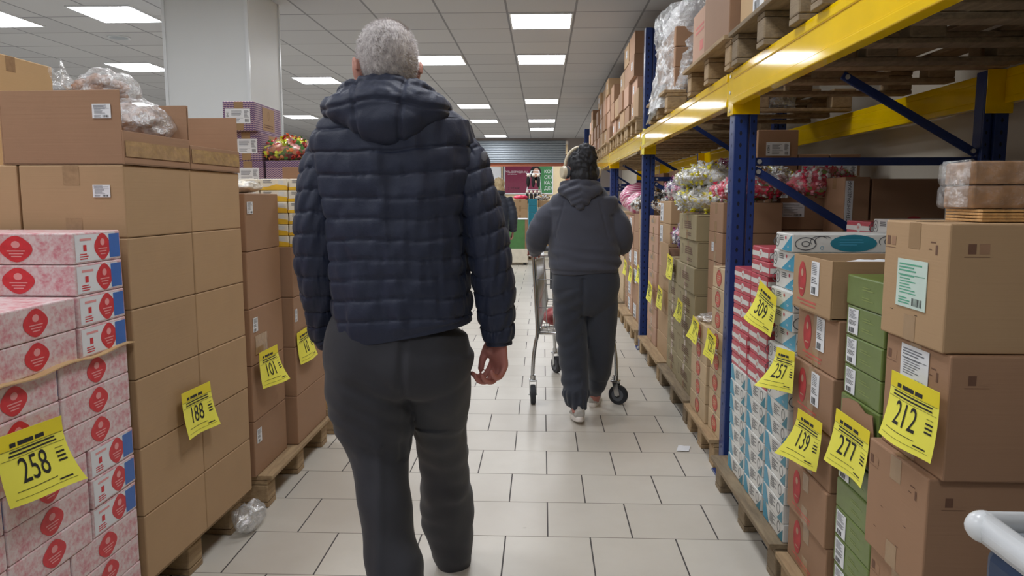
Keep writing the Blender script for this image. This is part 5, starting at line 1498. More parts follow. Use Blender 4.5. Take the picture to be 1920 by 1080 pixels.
def puff(t, sharp=.55): return max(0.0, math.sin(math.pi * t)) ** sharp
def shoe(c, yaw, pitch, label_mats, root, parent, s=1.0, name='shoe'):
    """shoe pointing to +y; c = middle of the heel on its sole"""
    up, so = label_mats
    X = Matrix.Translation(c) @ Matrix.Rotation(yaw, 4, 'Z') @ Matrix.Rotation(pitch, 4, 'X') @ Matrix.Scale(s, 4)
    mb = MB(); mb.X = X
    limb(mb, [(0, -.035, .042), (0, -.02, .046), (0, .03, .048), (0, .10, .042), (0, .17, .034), (0, .225, .028), (0, .24, .026)],
         [(.018, .020), (.032, .034), (.036, .038), (.039, .031), (.044, .024), (.034, .018), (.012, .010)], up, 24, (1, 0, 0), 5)
    limb(mb, [(0, -.005, .05), (0, .0, .075), (0, -.004, .105)], [(.034, .042), (.033, .042), (.034, .044)], up, 22, (1, 0, 0), 4)
    me = fuse(mb, .005, 3, mats=[up], name='shoe'); sh = put(me, name, root, parent)
    m2 = MB(); m2.X = X; n = 36; vs = []
    for zz, g in ((0, .96), (.006, 1.0), (.024, 1.0), (.030, .95)):
        for i in range(n):
            a = 2 * math.pi * i / n; y = .10 + .145 * math.cos(a); w_ = (.040 + .008 * math.cos(a)) * g
            vs.append((w_ * math.copysign(abs(math.sin(a)) ** .7, math.sin(a)), .10 + .142 * g * math.copysign(abs(math.cos(a)) ** .9, math.cos(a)), zz))
    m2.add(vs, [(j * n + i, j * n + (i + 1) % n, (j + 1) * n + (i + 1) % n, (j + 1) * n + i) for j in range(3) for i in range(n)], so, True)
    m2.add(vs[:n], [tuple(range(n))], so); m2.add(vs[-n:], [tuple(reversed(range(n)))], so)
    k = putmb(m2, 'sole', root, sh)
    for q in range(3):
        l = MB(); l.X = X; l.tube([(-.022, .085 + q * .022, .072 - q * .006), (0, .09 + q * .022, .077 - q * .006), (.022, .085 + q * .022, .072 - q * .006)], .0035, so, 6, sub=3); putmb(l, 'lace', root, sh)
    return sh

# ---------------------------------------------------------------- the man in the quilted jacket
MY = 2.0
rootM = Vector((-.384, 2.0, 0))
def W2(px, py, Y=MY): return at(px, py, Y)
def ring(y, xl, xr, Y=MY, dep=.13, dy=0.0):
    a, b = at(xl, y, Y), at(xr, y, Y); c = (a + b) / 2
    return Vector((c.x, Y + dy, c.z)), ((b.x - a.x) / 2, dep)
mX = xf_head(Vector((at(725, 130, 1.99).x, 1.99, at(725, 130, 1.99).z)), math.radians(24))
body = MB()
head_shape(body, mX, 1.0)
hc = mX.translation
limb(body, [hc + Vector((0, -.02, -.04)), hc + Vector((0, -.025, -.10)), Vector((-.405, 1.985, 1.50)), Vector((-.40, 1.99, 1.44))], [(.056, .060), (.056, .060), (.064, .062), (.10, .07)], sub=4)
tor = [ring(225, 630, 840, dep=.07), ring(262, 600, 872, dep=.085), ring(320, 625, 850, dep=.10), ring(420, 640, 850, dep=.105), ring(520, 645, 860, dep=.10), ring(600, 665, 845, dep=.08), ring(660, 665, 835, dep=.085), ring(705, 680, 820, dep=.07)]
limb(body, [t[0] for t in tor], [t[1] for t in tor], sub=5, n=36, ex=2.4)
# arms (sleeve centres)
armR = [(852, 262, 2.0, 36), (872, 296, 2.0, 41), (884, 335, 1.99, 41), (900, 400, 1.98, 43), (916, 470, 1.98, 43), (926, 530, 1.99, 42), (931, 590, 2.01, 37), (935, 632, 2.02, 32), (936, 646, 2.02, 30)]
armL = [(626, 262, 2.0, 34), (610, 296, 2.0, 42), (602, 345, 1.98, 44), (596, 400, 1.97, 46), (595, 460, 1.97, 45), (598, 520, 1.99, 41), (604, 575, 2.03, 37), (611, 620, 2.06, 33), (620, 645, 2.07, 29)]
for arm in (armR, armL):
    limb(body, [at(x, y, Y) for x, y, Y, r in arm], [(r * Y / FPX * .62,) * 2 for x, y, Y, r in arm], n=24, sub=4)
wr = at(934, 628, 2.02)
hand(body, wr, (0.0, .02, -1), (-.78, -.62, 0), (.62, -.78, 0))
wl_ = at(621, 640, 2.075)
hand(body, wl_, (.25, .12, -1), (.9, .2, .2), (.2, -.98, 0), curl=(15, 25, 35), s=.9)
# legs
legL = [(700, 735, 2.0, 74), (705, 800, 2.0, 72), (712, 860, 1.99, 62), (716, 920, 1.96, 54), (724, 985, 1.92, 52), (736, 1050, 1.88, 55), (749, 1130, 1.83, 58), (760, 1220, 1.78, 60), (768, 1300, 1.74, 62)]
legR = [(826, 735, 2.04, 62), (828, 800, 2.16, 49), (831, 860, 2.30, 48), (834, 910, 2.38, 49), (839, 955, 2.45, 50), (843, 1000, 2.50, 47), (848, 1035, 2.54, 38), (851, 1052, 2.56, 31)]
for leg in (legL, legR):
    limb(body, [at(x, y, Y) for x, y, Y, r in leg], [(r * Y / FPX * .66,) * 2 for x, y, Y, r in leg], n=24, sub=4)
def skin_of(c): return 1 if c.z < 1.0 else 0
me = fuse(body, .0042, 2, mats=['skin', 'skin_hand'], matf=skin_of, name='person')
me.transform(Matrix.Translation(-rootM)); man = link('person', me, None, rootM)
tag(man, 'grey-haired man in a navy quilted jacket walking away, one hand in his pocket', 'person')
eyes(mX, rootM, man)
# hair
def short_hair(X, root, parent, mat, top=.012, nape=-.050, spikes=9000, seed=3):
    mb = MB(); rr = random.Random(seed); base = MB(); base.ell((0, -.008, .022), (.0785, .0985, .0975), mat, 72, 54)
    keep = lambda p: (p.z > nape + .10 * max(0, (p.y + .02) / .08) + (.02 if abs(p.x) > .06 and p.y > -.03 else 0)) and (p.y < .045 or p.z > .066) and not (p.y > .02 and p.z < .045)
    ok = [keep(Vector(v)) for v in base.v]
    vs = []
    for v in base.v:
        p = Vector(v); n = noise.noise(p * 60) * .0016; e = 1 + (.02 if p.z > .08 else 0); vs.append(Vector((p.x, p.y, p.z)) * (1 + n * 8) * e)
    mb.X = X; mb.add(vs, [f for f in base.f if all(ok[i] for i in f)], mat, True)
    c = Vector((0, -.008, .022)); tv = []; tf = []
    for _ in range(spikes):
        th = rr.uniform(0, 2 * math.pi); z = rr.uniform(-.85, 1); q = math.sqrt(1 - z * z)
        d = Vector((q * math.cos(th) * .0785, q * math.sin(th) * .0985, z * .0975)); p = c + d
        if not keep(p): continue
        n = Vector((d.x / .0785 ** 2, d.y / .0985 ** 2, d.z / .0975 ** 2)).normalized()
        fl = (n * 1.0 + Vector((rr.uniform(-.6, .6), rr.uniform(-.6, .6), rr.uniform(-.9, .2) * (1 if z < .6 else .2)))).normalized()
        L = (.006 if z < .4 else .010) * rr.uniform(.6, 1.2); s_ = n.orthogonal().normalized() * .0007
        k = len(tv); tv += [p - s_, p + s_, p + fl * L]; tf.append((k, k + 1, k + 2))
    mb.add(tv, tf, mat)
    return putmb(mb, 'hair', root, parent)
short_hair(mX, rootM, man, 'hair_grey')

# jacket: torso, sleeves, hood
lines_y = [238, 285, 328, 370, 407, 445, 480, 514, 550, 587, 622]
lines_z = [at(750, y, MY).z for y in lines_y]
trs = [(640, 634, 889, .135), (600, 632, 882, .14), (550, 630, 879, .142), (480, 624, 876, .14), (420, 616, 876, .138), (360, 604, 882, .135), (310, 592, 888, .13), (275, 586, 890, .122),
       (250, 588, 885, .116), (234, 592, 878, .108), (218, 606, 862, .096), (203, 636, 830, .082), (180, 668, 796, .070), (165, 672, 792, .066)]
trs = [(622, 634, 888, .135)] + trs[1:]
T = [ring(y, a, b, dep=d) for y, a, b, d in trs]
jk = MB()
zt = [t[0].z for t in T]; z0_, z1_ = zt[0], zt[-1]
def torso_disp(f, L, th):
    z = z0_ + (z1_ - z0_) * f
    zz = z + .0045 * math.sin(th * 3 + z * 9) + .004 * noise.noise(Vector((math.cos(th) * 3, math.sin(th) * 3, z * 7)))
    a = 0.0
    for i in range(len(lines_z) - 1):
        if lines_z[i + 1] <= zz < lines_z[i]:
            t = (zz - lines_z[i + 1]) / (lines_z[i] - lines_z[i + 1]); a = .0060 * puff(t, .25); e = min(t, 1 - t)
            a += .0045 * noise.noise(Vector((math.cos(th) * 22, math.sin(th) * 22, z * 9))) * math.exp(-e * 4)
            a += .0075 * noise.noise(Vector((math.cos(th) * 6, math.sin(th) * 6, z * 18)))
            break
    a -= .0035 * math.exp(-(min([abs(zz - q) for q in lines_z]) / .0035) ** 2)
    if zz < lines_z[-1]: a = .004
    fold = .007 * noise.noise(Vector((math.cos(th) * 4 + z * 3, math.sin(th) * 3, z * 5)))
    return (a + fold) * min(1, f / .05) - .002
limb(jk, [t[0] for t in T], [t[1] for t in T], 'navy_puffer', n=220, sub=16, ex=2.6, disp=torso_disp)
jacket = putmb(jk, 'jacket', rootM, man)
def sleeve(arm, seed, name='sleeve'):
    mb = MB()
    pts = [at(x, y, Y) for x, y, Y, r in arm]
    def dsp(f, L, th):
        w_ = .052; ph = (L + .006 * math.sin(th * 2 + seed) + .004 * noise.noise(Vector((math.cos(th) * 2, math.sin(th) * 2, L * 9 + seed)))) / w_
        t = ph - math.floor(ph); a = .0062 * puff(t, .28) * min(1, max(0, (f - .06) / .08))
        e = min(t, 1 - t); a += .004 * noise.noise(Vector((math.cos(th) * 9, math.sin(th) * 9, L * 10 + seed))) * math.exp(-e * 4)
        a += .007 * noise.noise(Vector((math.cos(th) * 2.5 + L * 14, math.sin(th) * 2.5, L * 8 + seed)))
        a -= .003 * math.exp(-(e * .052 / .0035) ** 2)
        if f > .97: a *= .3
        return a - .008
    limb(mb, pts, [(r * Y / FPX, r * Y / FPX * 1.05) for x, y, Y, r in arm], 'navy_puffer', n=110, sub=22, disp=dsp)
    return putmb(mb, name, rootM, jacket)
sR = sleeve(armR, 1); sL = sleeve(armL, 5)
mb = MB(); c = at(908, 292, 1.935); mb.ell(c, (.009, .005, .013), 'ink_grey', 14, 8); k = putmb(mb, 'badge', rootM, sR); k['label'] = 'small grey badge on the sleeve'
hd = MB()
def E3(px, py, Y, r, rot=None): hd.ell(at(px, py, Y), r, 'navy_puffer', 32, 20, rot)
cc = at(726, 180, 1.98)
# rolled collar of the hood around the neck and the pouch lying on the back
ring_pts = []
for i in range(20):
    a = 2 * math.pi * i / 20
    ring_pts.append((cc.x + .098 * math.cos(a), 1.985 + .082 * math.sin(a), cc.z - .006 + .012 * (-math.sin(a))))
hd.tube(ring_pts, .036, 'navy_puffer', 18, closed=True, sub=2)
hd.tube([(cc.x + .076 * math.cos(a), 1.985 + .07 * math.sin(a), cc.z + .010) for a in [2 * math.pi * i / 16 for i in range(16)]], .020, 'navy_puffer', 14, closed=True, sub=2)
E3(726, 205, 1.905, (.135, .058, .074)); E3(726, 226, 1.89, (.104, .052, .060)); E3(654, 204, 1.93, (.060, .06, .046)); E3(800, 204, 1.93, (.060, .06, .046))
E3(628, 206, 1.97, (.035, .06, .036)); E3(822, 206, 1.97, (.034, .06, .036)); E3(726, 172, 1.91, (.080, .04, .036))
def hood_disp(p, n):
    x = p.x - cc.x; z = p.z - cc.z
    d = 0.0
    for s0 in (-.062, .062):
        q = x - s0 * (1 + z * 1.2); d -= .006 * math.exp(-(q / .006) ** 2) * (1 if p.y < 1.95 else 0)
    for z0 in (-.032, .022):
        q = z - z0 - .01 * math.cos(x * 22) * 1 - .003 * noise.noise(p * 30); d -= .006 * math.exp(-(q / .005) ** 2) * (1 if p.y < 1.95 else 0)
    d += .005 * noise.noise(Vector((p.x * 20, p.y * 20, p.z * 24))) + .004 * noise.noise(p * 60) * (1 if z > -.01 else .2)
    return d
me = fuse(hd, .0045, 5, hood_disp, ['navy_puffer'], name='hood'); put(me, 'hood', rootM, jacket)

# trousers
tr = MB()
pel = [ring(596, 640, 880, dep=.12), ring(640, 612, 888, dep=.135), ring(680, 611, 888, dep=.142), ring(710, 630, 870, dep=.12, dy=.01), ring(732, 660, 840, dep=.07, dy=.02)]
limb(tr, [t[0] for t in pel], [t[1] for t in pel], 'trouser_grey', n=48, sub=6, ex=2.5)
LL = [(686, 668, 2.0, 70), (689, 700, 2.0, 80), (693, 735, 2.0, 82), (696, 765, 2.0, 77), (703, 800, 2.0, 72), (712, 850, 1.99, 62), (714, 900, 1.96, 55), (721, 950, 1.93, 54), (729, 1010, 1.90, 52), (742, 1078, 1.86, 57), (756, 1150, 1.82, 60), (768, 1240, 1.76, 61), (776, 1335, 1.72, 60)]
RR_ = [(812, 668, 2.0, 70), (820, 705, 2.01, 66), (827, 745, 2.06, 57), (827, 800, 2.17, 50), (830, 850, 2.29, 49), (833, 900, 2.37, 50), (838, 945, 2.44, 51), (842, 985, 2.49, 49), (848, 1022, 2.53, 42), (852, 1052, 2.56, 34)]
for leg in (LL, RR_):
    limb(tr, [at(x, y, Y) for x, y, Y, r in leg], [(r * Y / FPX, r * Y / FPX * 1.05) for x, y, Y, r in leg], 'trouser_grey', n=44, sub=6, ex=2.2)
def tr_disp(p, n):
    d = .010 * noise.noise(Vector((p.x * 14, p.y * 8, p.z * 5)))
    # diagonal pulls below the seat
    if p.z > .50 and p.x < -.36:
        w_ = max(0, 1 - abs(p.z - .72) / .17); q = (p.z - .7) + (p.x + .45) * .55
        d += .0075 * w_ * math.sin(q * 110 + 2 * noise.noise(p * 8)) * (.5 + .5 * noise.noise(p * 6 + Vector((4, 0, 0))))
    if p.z > .60: d -= .008 * math.exp(-((p.x + .362 + (p.z - .8) * -.05) / .010) ** 2) * (1 if p.y < 2.0 else 0)   # centre seam
    if p.z < .66: # soft breaks behind the knees and above the hem
        d += .009 * math.sin(p.z * 46 + p.x * 18 + 3 * noise.noise(p * 5)) * noise.noise(p * 7 + Vector((1, 5, 0)))
        # pressed crease down the back of the left leg
    if p.z < .66 and p.x < -.35 and p.y < 2.05:
        cx = -.434 + .13 * (.66 - p.z) * .55
        d += .006 * math.exp(-((p.x - cx) / .012) ** 2)
    return d
me = fuse(tr, .0062, 14, tr_disp, ['trouser_grey'], name='trousers'); put(me, 'trousers', rootM, man)
shoe(Vector((at(852, 1052, 2.56).x, 2.55, .0)), math.radians(4), 0, ('shoe_black', 'rubber'), rootM, man)
shoe(Vector((at(778, 1290, 1.73).x, 1.70, .035)), math.radians(6), -.12, ('shoe_black', 'rubber'), rootM, man)

# ---------------------------------------------------------------- the woman with the trolley
WY = 4.35
rootW = Vector((.22, 4.38, 0))
def r2(y, xl, xr, dep, Y=WY, dy=0.0): return ring(y, xl, xr, Y, dep, dy)
wX = xf_head(Vector((at(1088, 319, 4.36).x, 4.36, at(1088, 319, 4.36).z)), math.radians(24))
body = MB(); head_shape(body, wX, .95)
hw = wX.translation
limb(body, [hw + Vector((0, -.02, -.04)), hw + Vector((0, -.02, -.10)), hw + Vector((0, -.02, -.17)), hw + Vector((0, -.01, -.24))], [.048, .048, .06, .08], sub=4)
tt = [r2(382, 1045, 1130, .06), r2(400, 1030, 1148, .08), r2(450, 1036, 1148, .10), r2(500, 1040, 1150, .11), r2(530, 1058, 1138, .10), r2(560, 1064, 1132, .07)]
limb(body, [t[0] for t in tt], [t[1] for t in tt], sub=5, n=32)
aL = [(1034, 393, 4.36), (1012, 430, 4.34), (1003, 456, 4.40), (1000, 464, 4.50), (999, 470, 4.58)]
aR = [(1143, 393, 4.36), (1162, 430, 4.34), (1168, 456, 4.40), (1163, 464, 4.50), (1156, 468, 4.58)]
for a_ in (aL, aR):
    limb(body, [at(*p) for p in a_], [.045, .042, .036, .028, .024], n=20, sub=4)
HZ = 1.0
hand(body, Vector((-.062, 4.585, 1.005)), (.10, 1, -.05), (0, -.05, -1), (-1, .1, 0), curl=(50, 110, 165), s=.92)
hand(body, Vector((.480, 4.585, 1.005)), (-.10, 1, -.05), (0, -.05, -1), (1, .1, 0), curl=(50, 110, 165), s=.92)
wl1 = [(1070, 575, 4.36, 30), (1074, 640, 4.37, 26), (1077, 690, 4.36, 22), (1081, 735, 4.30, 19), (1084, 775, 4.24, 15)]
wl2 = [(1122, 575, 4.38, 28), (1126, 640, 4.42, 23), (1123, 690, 4.50, 19), (1118, 725, 4.58, 16), (1114, 750, 4.64, 13)]
for leg in (wl1, wl2): limb(body, [at(x, y, Y) for x, y, Y, r in leg], [r * Y / FPX * .75 for x, y, Y, r in leg], n=20, sub=4)
me = fuse(body, .0048, 2, mats=['skin', 'skin_hand'], matf=lambda c: 1 if c.z < 1.15 else 0, name='person')
me.transform(Matrix.Translation(-rootW)); woman = link('person', me, None, rootW)
tag(woman, 'person in a dark grey hoodie and sweatpants pushing a shopping trolley', 'person')
eyes(wX, rootW, woman, .95)
hh = MB(); hh.X = wX @ Matrix.Scale(.95, 4)
hh.ell((0, -.016, .026), (.086, .104, .100), 'hair_black', 32, 22); hh.ell((0, -.045, -.04), (.080, .072, .075), 'hair_black', 28, 18); hh.ell((0, -.05, -.085), (.07, .05, .04), 'hair_black', 24, 16)
hh.X = Matrix.Identity(4)
bc = at(1102, 291, 4.29)
hh.ell(bc, (.050, .055, .062), 'hair_black', 26, 18); hh.ell(at(1098, 279, 4.29), (.032, .04, .032), 'hair_black', 20, 14); hh.ell(at(1110, 298, 4.29), (.028, .04, .035), 'hair_black', 20, 14)
def fr(p): 
    q = wX.inverted() @ p
    return q.y > .045 and q.z < .05
me = fuse(hh, .0048, 2, lambda p, n: .007 * noise.noise(Vector((p.x * 70, p.y * 70, p.z * 24))) + .006 * noise.noise(p * 22) + (.010 * noise.noise(Vector((p.x * 50 + 40 * (p.z - bc.z), p.y * 50, p.z * 50))) if (p - bc).length < .09 else 0), ['hair_black'], name='hair')
bm = bmesh.new(); bm.from_mesh(me); bmesh.ops.delete(bm, geom=[v for v in bm.verts if fr(v.co)], context='VERTS'); bm.to_mesh(me); bm.free()
for p in me.polygons: p.use_smooth = True
hair = put(me, 'hair', rootW, woman)
st = MB(); rr = random.Random(2)
for _ in range(70):    # loose strands
    a = rr.uniform(0, 6.28); z = rr.uniform(-.2, 1); c = (bc if rr.random() < .6 else hw + Vector((0, -.02, .03))); q = .055 if c is bc else .088
    d = Vector((math.cos(a) * math.sqrt(1 - z * z), math.sin(a) * math.sqrt(1 - z * z) * .9, z)); p = c + d * q
    e = p + d * .016 + Vector((rr.uniform(-.02, .02), rr.uniform(-.02, .02), rr.uniform(-.02, .02)))
    st.tube([p, (p + e) / 2 + Vector((0, 0, .006)), e], .0007, 'hair_black', 4)
putmb(st, 'strands', rootW, hair)

ho = MB()
tw = [r2(512, 1034, 1160, .150), r2(500, 1030, 1163, .158), r2(470, 1029, 1161, .155), r2(440, 1030, 1158, .148), r2(410, 1030, 1154, .138), r2(388, 1024, 1160, .12), r2(374, 1030, 1150, .10), r2(362, 1042, 1138, .085), r2(350, 1052, 1126, .07)]
limb(ho, [t[0] for t in tw], [t[1] for t in tw], 'hoodie_grey', n=60, sub=6, ex=2.4)
sl = [(1056, 384, 4.36, 15), (1038, 396, 4.36, 20), (1021, 416, 4.34, 23), (1009, 438, 4.34, 22), (1006, 456, 4.40, 19.5), (1004, 465, 4.50, 14.5), (1002, 470, 4.565, 11)]
sr = [(1122, 384, 4.36, 15), (1140, 396, 4.36, 20), (1155, 416, 4.34, 23), (1164, 438, 4.34, 22.5), (1166, 456, 4.40, 20), (1162, 464, 4.50, 14.5), (1157, 468, 4.565, 11)]
for s_ in (sl, sr): limb(ho, [at(x, y, Y) for x, y, Y, r in s_], [r * Y / FPX for x, y, Y, r in s_], 'hoodie_grey', n=32, sub=6)
def ho_disp(p, n):
    low = max(0, 1 - abs(p.z - .93) / .16)
    d = .006 * noise.noise(Vector((p.x * 9, p.y * 9, p.z * 14)))
    d += .0065 * low * math.sin(p.z * 95 + p.x * 14 + 3 * noise.noise(p * 5)) * (.6 + .6 * noise.noise(p * 4 + Vector((2, 0, 0))))
    if abs(p.x - .22) > .13 and p.z < 1.22: d += .006 * math.sin((p.z * 70 + (p.x - .22) * 60)) * noise.noise(p * 9)
    if p.z < at(1100, 503, WY).z: d -= .006
    for s_ in (-1, 1):   # raglan seams
        q = (p.x - .222) - s_ * (.105 + (1.27 - p.z) * .25)
        if 1.08 < p.z < 1.30 and p.y < 4.35: d -= .004 * math.exp(-(q / .006) ** 2)
    return d
me = fuse(ho, .0068, 5, ho_disp, ['hoodie_grey'], name='hoodie'); hoodie = put(me, 'hoodie', rootW, woman)
hd = MB(); ch_ = at(1088, 352, 4.34)
hd.tube([(ch_.x + .095 * math.cos(a), 4.35 + .085 * math.sin(a), ch_.z + .006 - .012 * math.sin(a)) for a in [2 * math.pi * i / 18 for i in range(18)]], .030, 'hoodie_grey', 16, closed=True, sub=2)
hd.ell(at(1087, 362, 4.25), (.100, .045, .045), 'hoodie_grey', 30, 18); hd.ell(at(1087, 374, 4.235), (.062, .038, .045), 'hoodie_grey', 26, 16); hd.ell(at(1087, 386, 4.23), (.028, .03, .022), 'hoodie_grey', 20, 14)
hd.ell(at(1062, 357, 4.28), (.05, .05, .035), 'hoodie_grey', 20, 14); hd.ell(at(1114, 357, 4.28), (.05, .05, .035), 'hoodie_grey', 20, 14)
hcz = ch_.z
me = fuse(hd, .0048, 4, lambda p, n: .0055 * math.sin((p.z - hcz) * 150 + abs(p.x - .22) * 70 + 2 * noise.noise(p * 10)) * (.5 + noise.noise(p * 12)), ['hoodie_grey'], name='hood')
put(me, 'hood', rootW, hoodie)

sp = MB()
pw_ = [r2(492, 1042, 1152, .12), r2(515, 1036, 1160, .145), r2(545, 1036, 1161, .148), r2(570, 1046, 1152, .12), r2(590, 1062, 1136, .07)]
limb(sp, [t[0] for t in pw_], [t[1] for t in pw_], 'sweatpants_grey', n=44, sub=6, ex=2.4)
p1 = [(1068, 545, 4.36, 29), (1068, 580, 4.36, 31), (1071, 620, 4.37, 29.5), (1074, 660, 4.37, 28), (1078, 700, 4.35, 26), (1080, 730, 4.31, 25), (1081, 746, 4.28, 24.5), (1085, 758, 4.26, 16), (1086, 769, 4.25, 14.5)]
p2 = [(1129, 545, 4.36, 29), (1129, 580, 4.37, 30), (1128, 620, 4.40, 27.5), (1126, 660, 4.45, 25), (1124, 695, 4.52, 22.5), (1120, 718, 4.56, 18), (1116, 732, 4.61, 13.5), (1114, 743, 4.64, 12)]
for leg in (p1, p2): limb(sp, [at(x, y, Y) for x, y, Y, r in leg], [(r * Y / FPX, r * Y / FPX * 1.1) for x, y, Y, r in leg], 'sweatpants_grey', n=36, sub=6)
def sp_disp(p, n):
    d = .007 * noise.noise(Vector((p.x * 12, p.y * 9, p.z * 9)))
    if p.x < .235 and p.z < .80: d += .006 * math.sin(p.z * 75 - p.x * 34 + 2.5 * noise.noise(p * 6)) * (.55 + .6 * noise.noise(p * 5))
    if p.z > .62: d -= .012 * math.exp(-((p.x - .232) / .012) ** 2) * (1 if p.y < 4.36 and p.z < .86 else 0)
    if p.z < .2: d += .003 * math.sin(math.atan2(p.y - 4.3, p.x - .2) * 14)
    return d
me = fuse(sp, .0062, 12, sp_disp, ['sweatpants_grey'], name='sweatpants'); put(me, 'sweatpants', rootW, woman)
shoe(Vector((at(1086, 790, 4.24).x, 4.235, .022)), math.radians(3), -.16, ('shoe_grey', 'sole_white'), rootW, woman, .98, 'sneaker')
shoe(Vector((at(1112, 765, 4.64).x, 4.635, .0)), math.radians(-8), 0, ('shoe_grey', 'sole_white'), rootW, woman, .98, 'sneaker')

# headphones
hp = empty('headphones', hw); X = wX
def hpmb(): m = MB(); m.X = Matrix.Translation(-hw) @ X; return m
m = hpmb(); m.tube([(.100 * math.cos(a), .0 - .004, .012 + .118 * math.sin(a)) for a in [math.pi * i / 20 for i in range(21)]], .0085, 'headphone_cream', 10); m.obj('headband', hp)
for sx in (-1, 1):
    m = hpmb(); c = Vector((sx * .098, -.004, -.014)); m.cyl(c - Vector((sx * .016, 0, 0)), c + Vector((sx * .004, 0, 0)), .036, 'hub_grey', 26, .037); m.cyl(c + Vector((sx * .004, 0, 0)), c + Vector((sx * .020, 0, 0)), .038, 'headphone_cream', 28, .033); m.cyl(c + Vector((sx * .020, 0, 0)), c + Vector((sx * .0225, 0, 0)), .031, 'headphone_cream', 28, .028)
    m.tube([(sx * .1, -.004, .02), (sx * .102, -.004, .03)], .007, 'headphone_cream', 8); m.obj('ear_cup', hp)
tag(hp, 'cream over-ear headphones worn over the black hair', 'headphones')

# ---------------------------------------------------------------- the shopper far down the aisle
rootF = Vector((-.70, 11.3, 0))
b = MB(); fX = xf_head(Vector((-.66, 11.3, 1.50)), .5)
head_shape(b, fX, .95)
limb(b, [(-.67, 11.28, 1.45), (-.68, 11.28, 1.36), (-.69, 11.28, 1.28)], [.05, .055, .09], sub=3)
limb(b, [(-.70, 11.3, z) for z in (1.34, 1.25, 1.0, .85, .75)], [(.15, .09), (.18, .11), (.15, .11), (.17, .13), (.14, .1)], sub=4)
for sx, dy in ((-1, .08), (1, -.05)):
    limb(b, [(-.70 + sx * .19, 11.3, 1.29), (-.70 + sx * .25, 11.26, 1.05), (-.70 + sx * .25, 11.38, .82)], [.045, .036, .025], sub=4)
    hand(b, Vector((-.70 + sx * .25, 11.38, .80)), (0, .2, -1), (-sx, 0, 0), (0, -1, 0), s=.92)
    limb(b, [(-.70 + sx * .09, 11.3, .80), (-.70 + sx * .10, 11.3 + dy, .46), (-.70 + sx * .10, 11.28 + dy * 2, .08)], [.08, .055, .04], sub=4)
me = fuse(b, .0075, 2, name='person'); me.transform(Matrix.Translation(-rootF)); far = link('person', me, None, rootF)
tag(far, 'blond person in a dark quilted coat, half hidden behind the man', 'person')
eyes(fX, rootF, far, .95)
h = MB(); h.X = fX @ Matrix.Scale(.95, 4); h.ell((0, -.016, .03), (.088, .108, .102), 'hair_blond', 26, 18); h.ell((0, -.045, -.05), (.085, .07, .09), 'hair_blond', 24, 16)
me = fuse(h, .008, 2, lambda p, n: .008 * noise.noise(Vector((p.x * 40, p.y * 40, p.z * 14))), ['hair_blond'], name='hair')
bm = bmesh.new(); bm.from_mesh(me); fi = fX.inverted()
bmesh.ops.delete(bm, geom=[v for v in bm.verts if (fi @ v.co).y > .05 and (fi @ v.co).z < .05], context='VERTS'); bm.to_mesh(me); bm.free()
for p in me.polygons: p.use_smooth = True
put(me, 'hair', rootF, far)
c = MB()
limb(c, [(-.70, 11.3, z) for z in (.62, .80, 1.0, 1.2, 1.32, 1.38)], [(.22, .18), (.20, .17), (.19, .15), (.21, .14), (.17, .11), (.08, .08)], 'dark_coat', n=60, sub=12, ex=2.4, disp=lambda f, L, th: .010 * puff((L / .07) % 1) - .004)
for sx in (-1, 1):
    limb(c, [(-.70 + sx * .17, 11.3, 1.31), (-.70 + sx * .23, 11.28, 1.17), (-.70 + sx * .26, 11.26, 1.02), (-.70 + sx * .255, 11.36, .83)], [.075, .07, .065, .055], 'dark_coat', n=36, sub=14, disp=lambda f, L, th: .010 * puff((L / .07) % 1) - .004)
c.tube([(-.68 + .09 * math.cos(a), 11.29 + .085 * math.sin(a), 1.40) for a in [2 * math.pi * i / 14 for i in range(14)]], .035, 'dark_coat', 12, closed=True, sub=2)
putmb(c, 'coat', rootF, far)
c = MB()
for sx, dy in ((-1, .08), (1, -.05)):
    limb(c, [(-.70 + sx * .09, 11.3, .80), (-.70 + sx * .10, 11.3 + dy, .46), (-.70 + sx * .10, 11.28 + dy * 2, .06)], [.10, .07, .055], 'sweatpants_grey', sub=4)
putmb(c, 'trousers', rootF, far)
for sx, dy in ((-1, .08), (1, -.05)): shoe(Vector((-.70 + sx * .10, 11.25 + dy * 2, 0)), 0, 0, ('shoe_black', 'rubber'), rootF, far)

# ---------------------------------------------------------------- shopping trolley
tc = Vector((.21, 4.70, 0)); tr_ = empty('shopping_trolley', tc)
tag(tr_, 'chrome wire shopping trolley pushed by the person in the hoodie', 'shopping trolley')
r_ = .0028
def lerp(a, b, t): return a + (b - a) * t
ZB0, ZB1, ZTp0, ZTp1 = .46, .56, 1.0, .93     # basket floor and rim, rear and front
YA, YZ = 0.0, .84
def hw_(y, top): t = (y - YA) / (YZ - YA); return lerp(.262 if top else .225, .20 if top else .165, t)
bk = MB(); N = 24
for i in range(N + 1):
    y = lerp(YA, YZ, i / N); t = i / N
    for s_ in (-1, 1): bk.tube([(s_ * hw_(y, False), y, lerp(ZB0, ZB1, t)), (s_ * hw_(y, True), y, lerp(ZTp0, ZTp1, t))], r_ * .85, 'steel', 5)
    if i % 2 == 0: bk.tube([(-hw_(y, False), y, lerp(ZB0, ZB1, t)), (hw_(y, False), y, lerp(ZB0, ZB1, t))], r_ * .85, 'steel', 5)
for i in range(9):
    x = lerp(-1, 1, i / 8)
    bk.tube([(x * .225, YA, ZB0), (x * .165, YZ, ZB1)], r_ * .85, 'steel', 5); bk.tube([(x * .165, YZ, ZB1), (x * .20, YZ + .03, ZTp1)], r_ * .85, 'steel', 5)
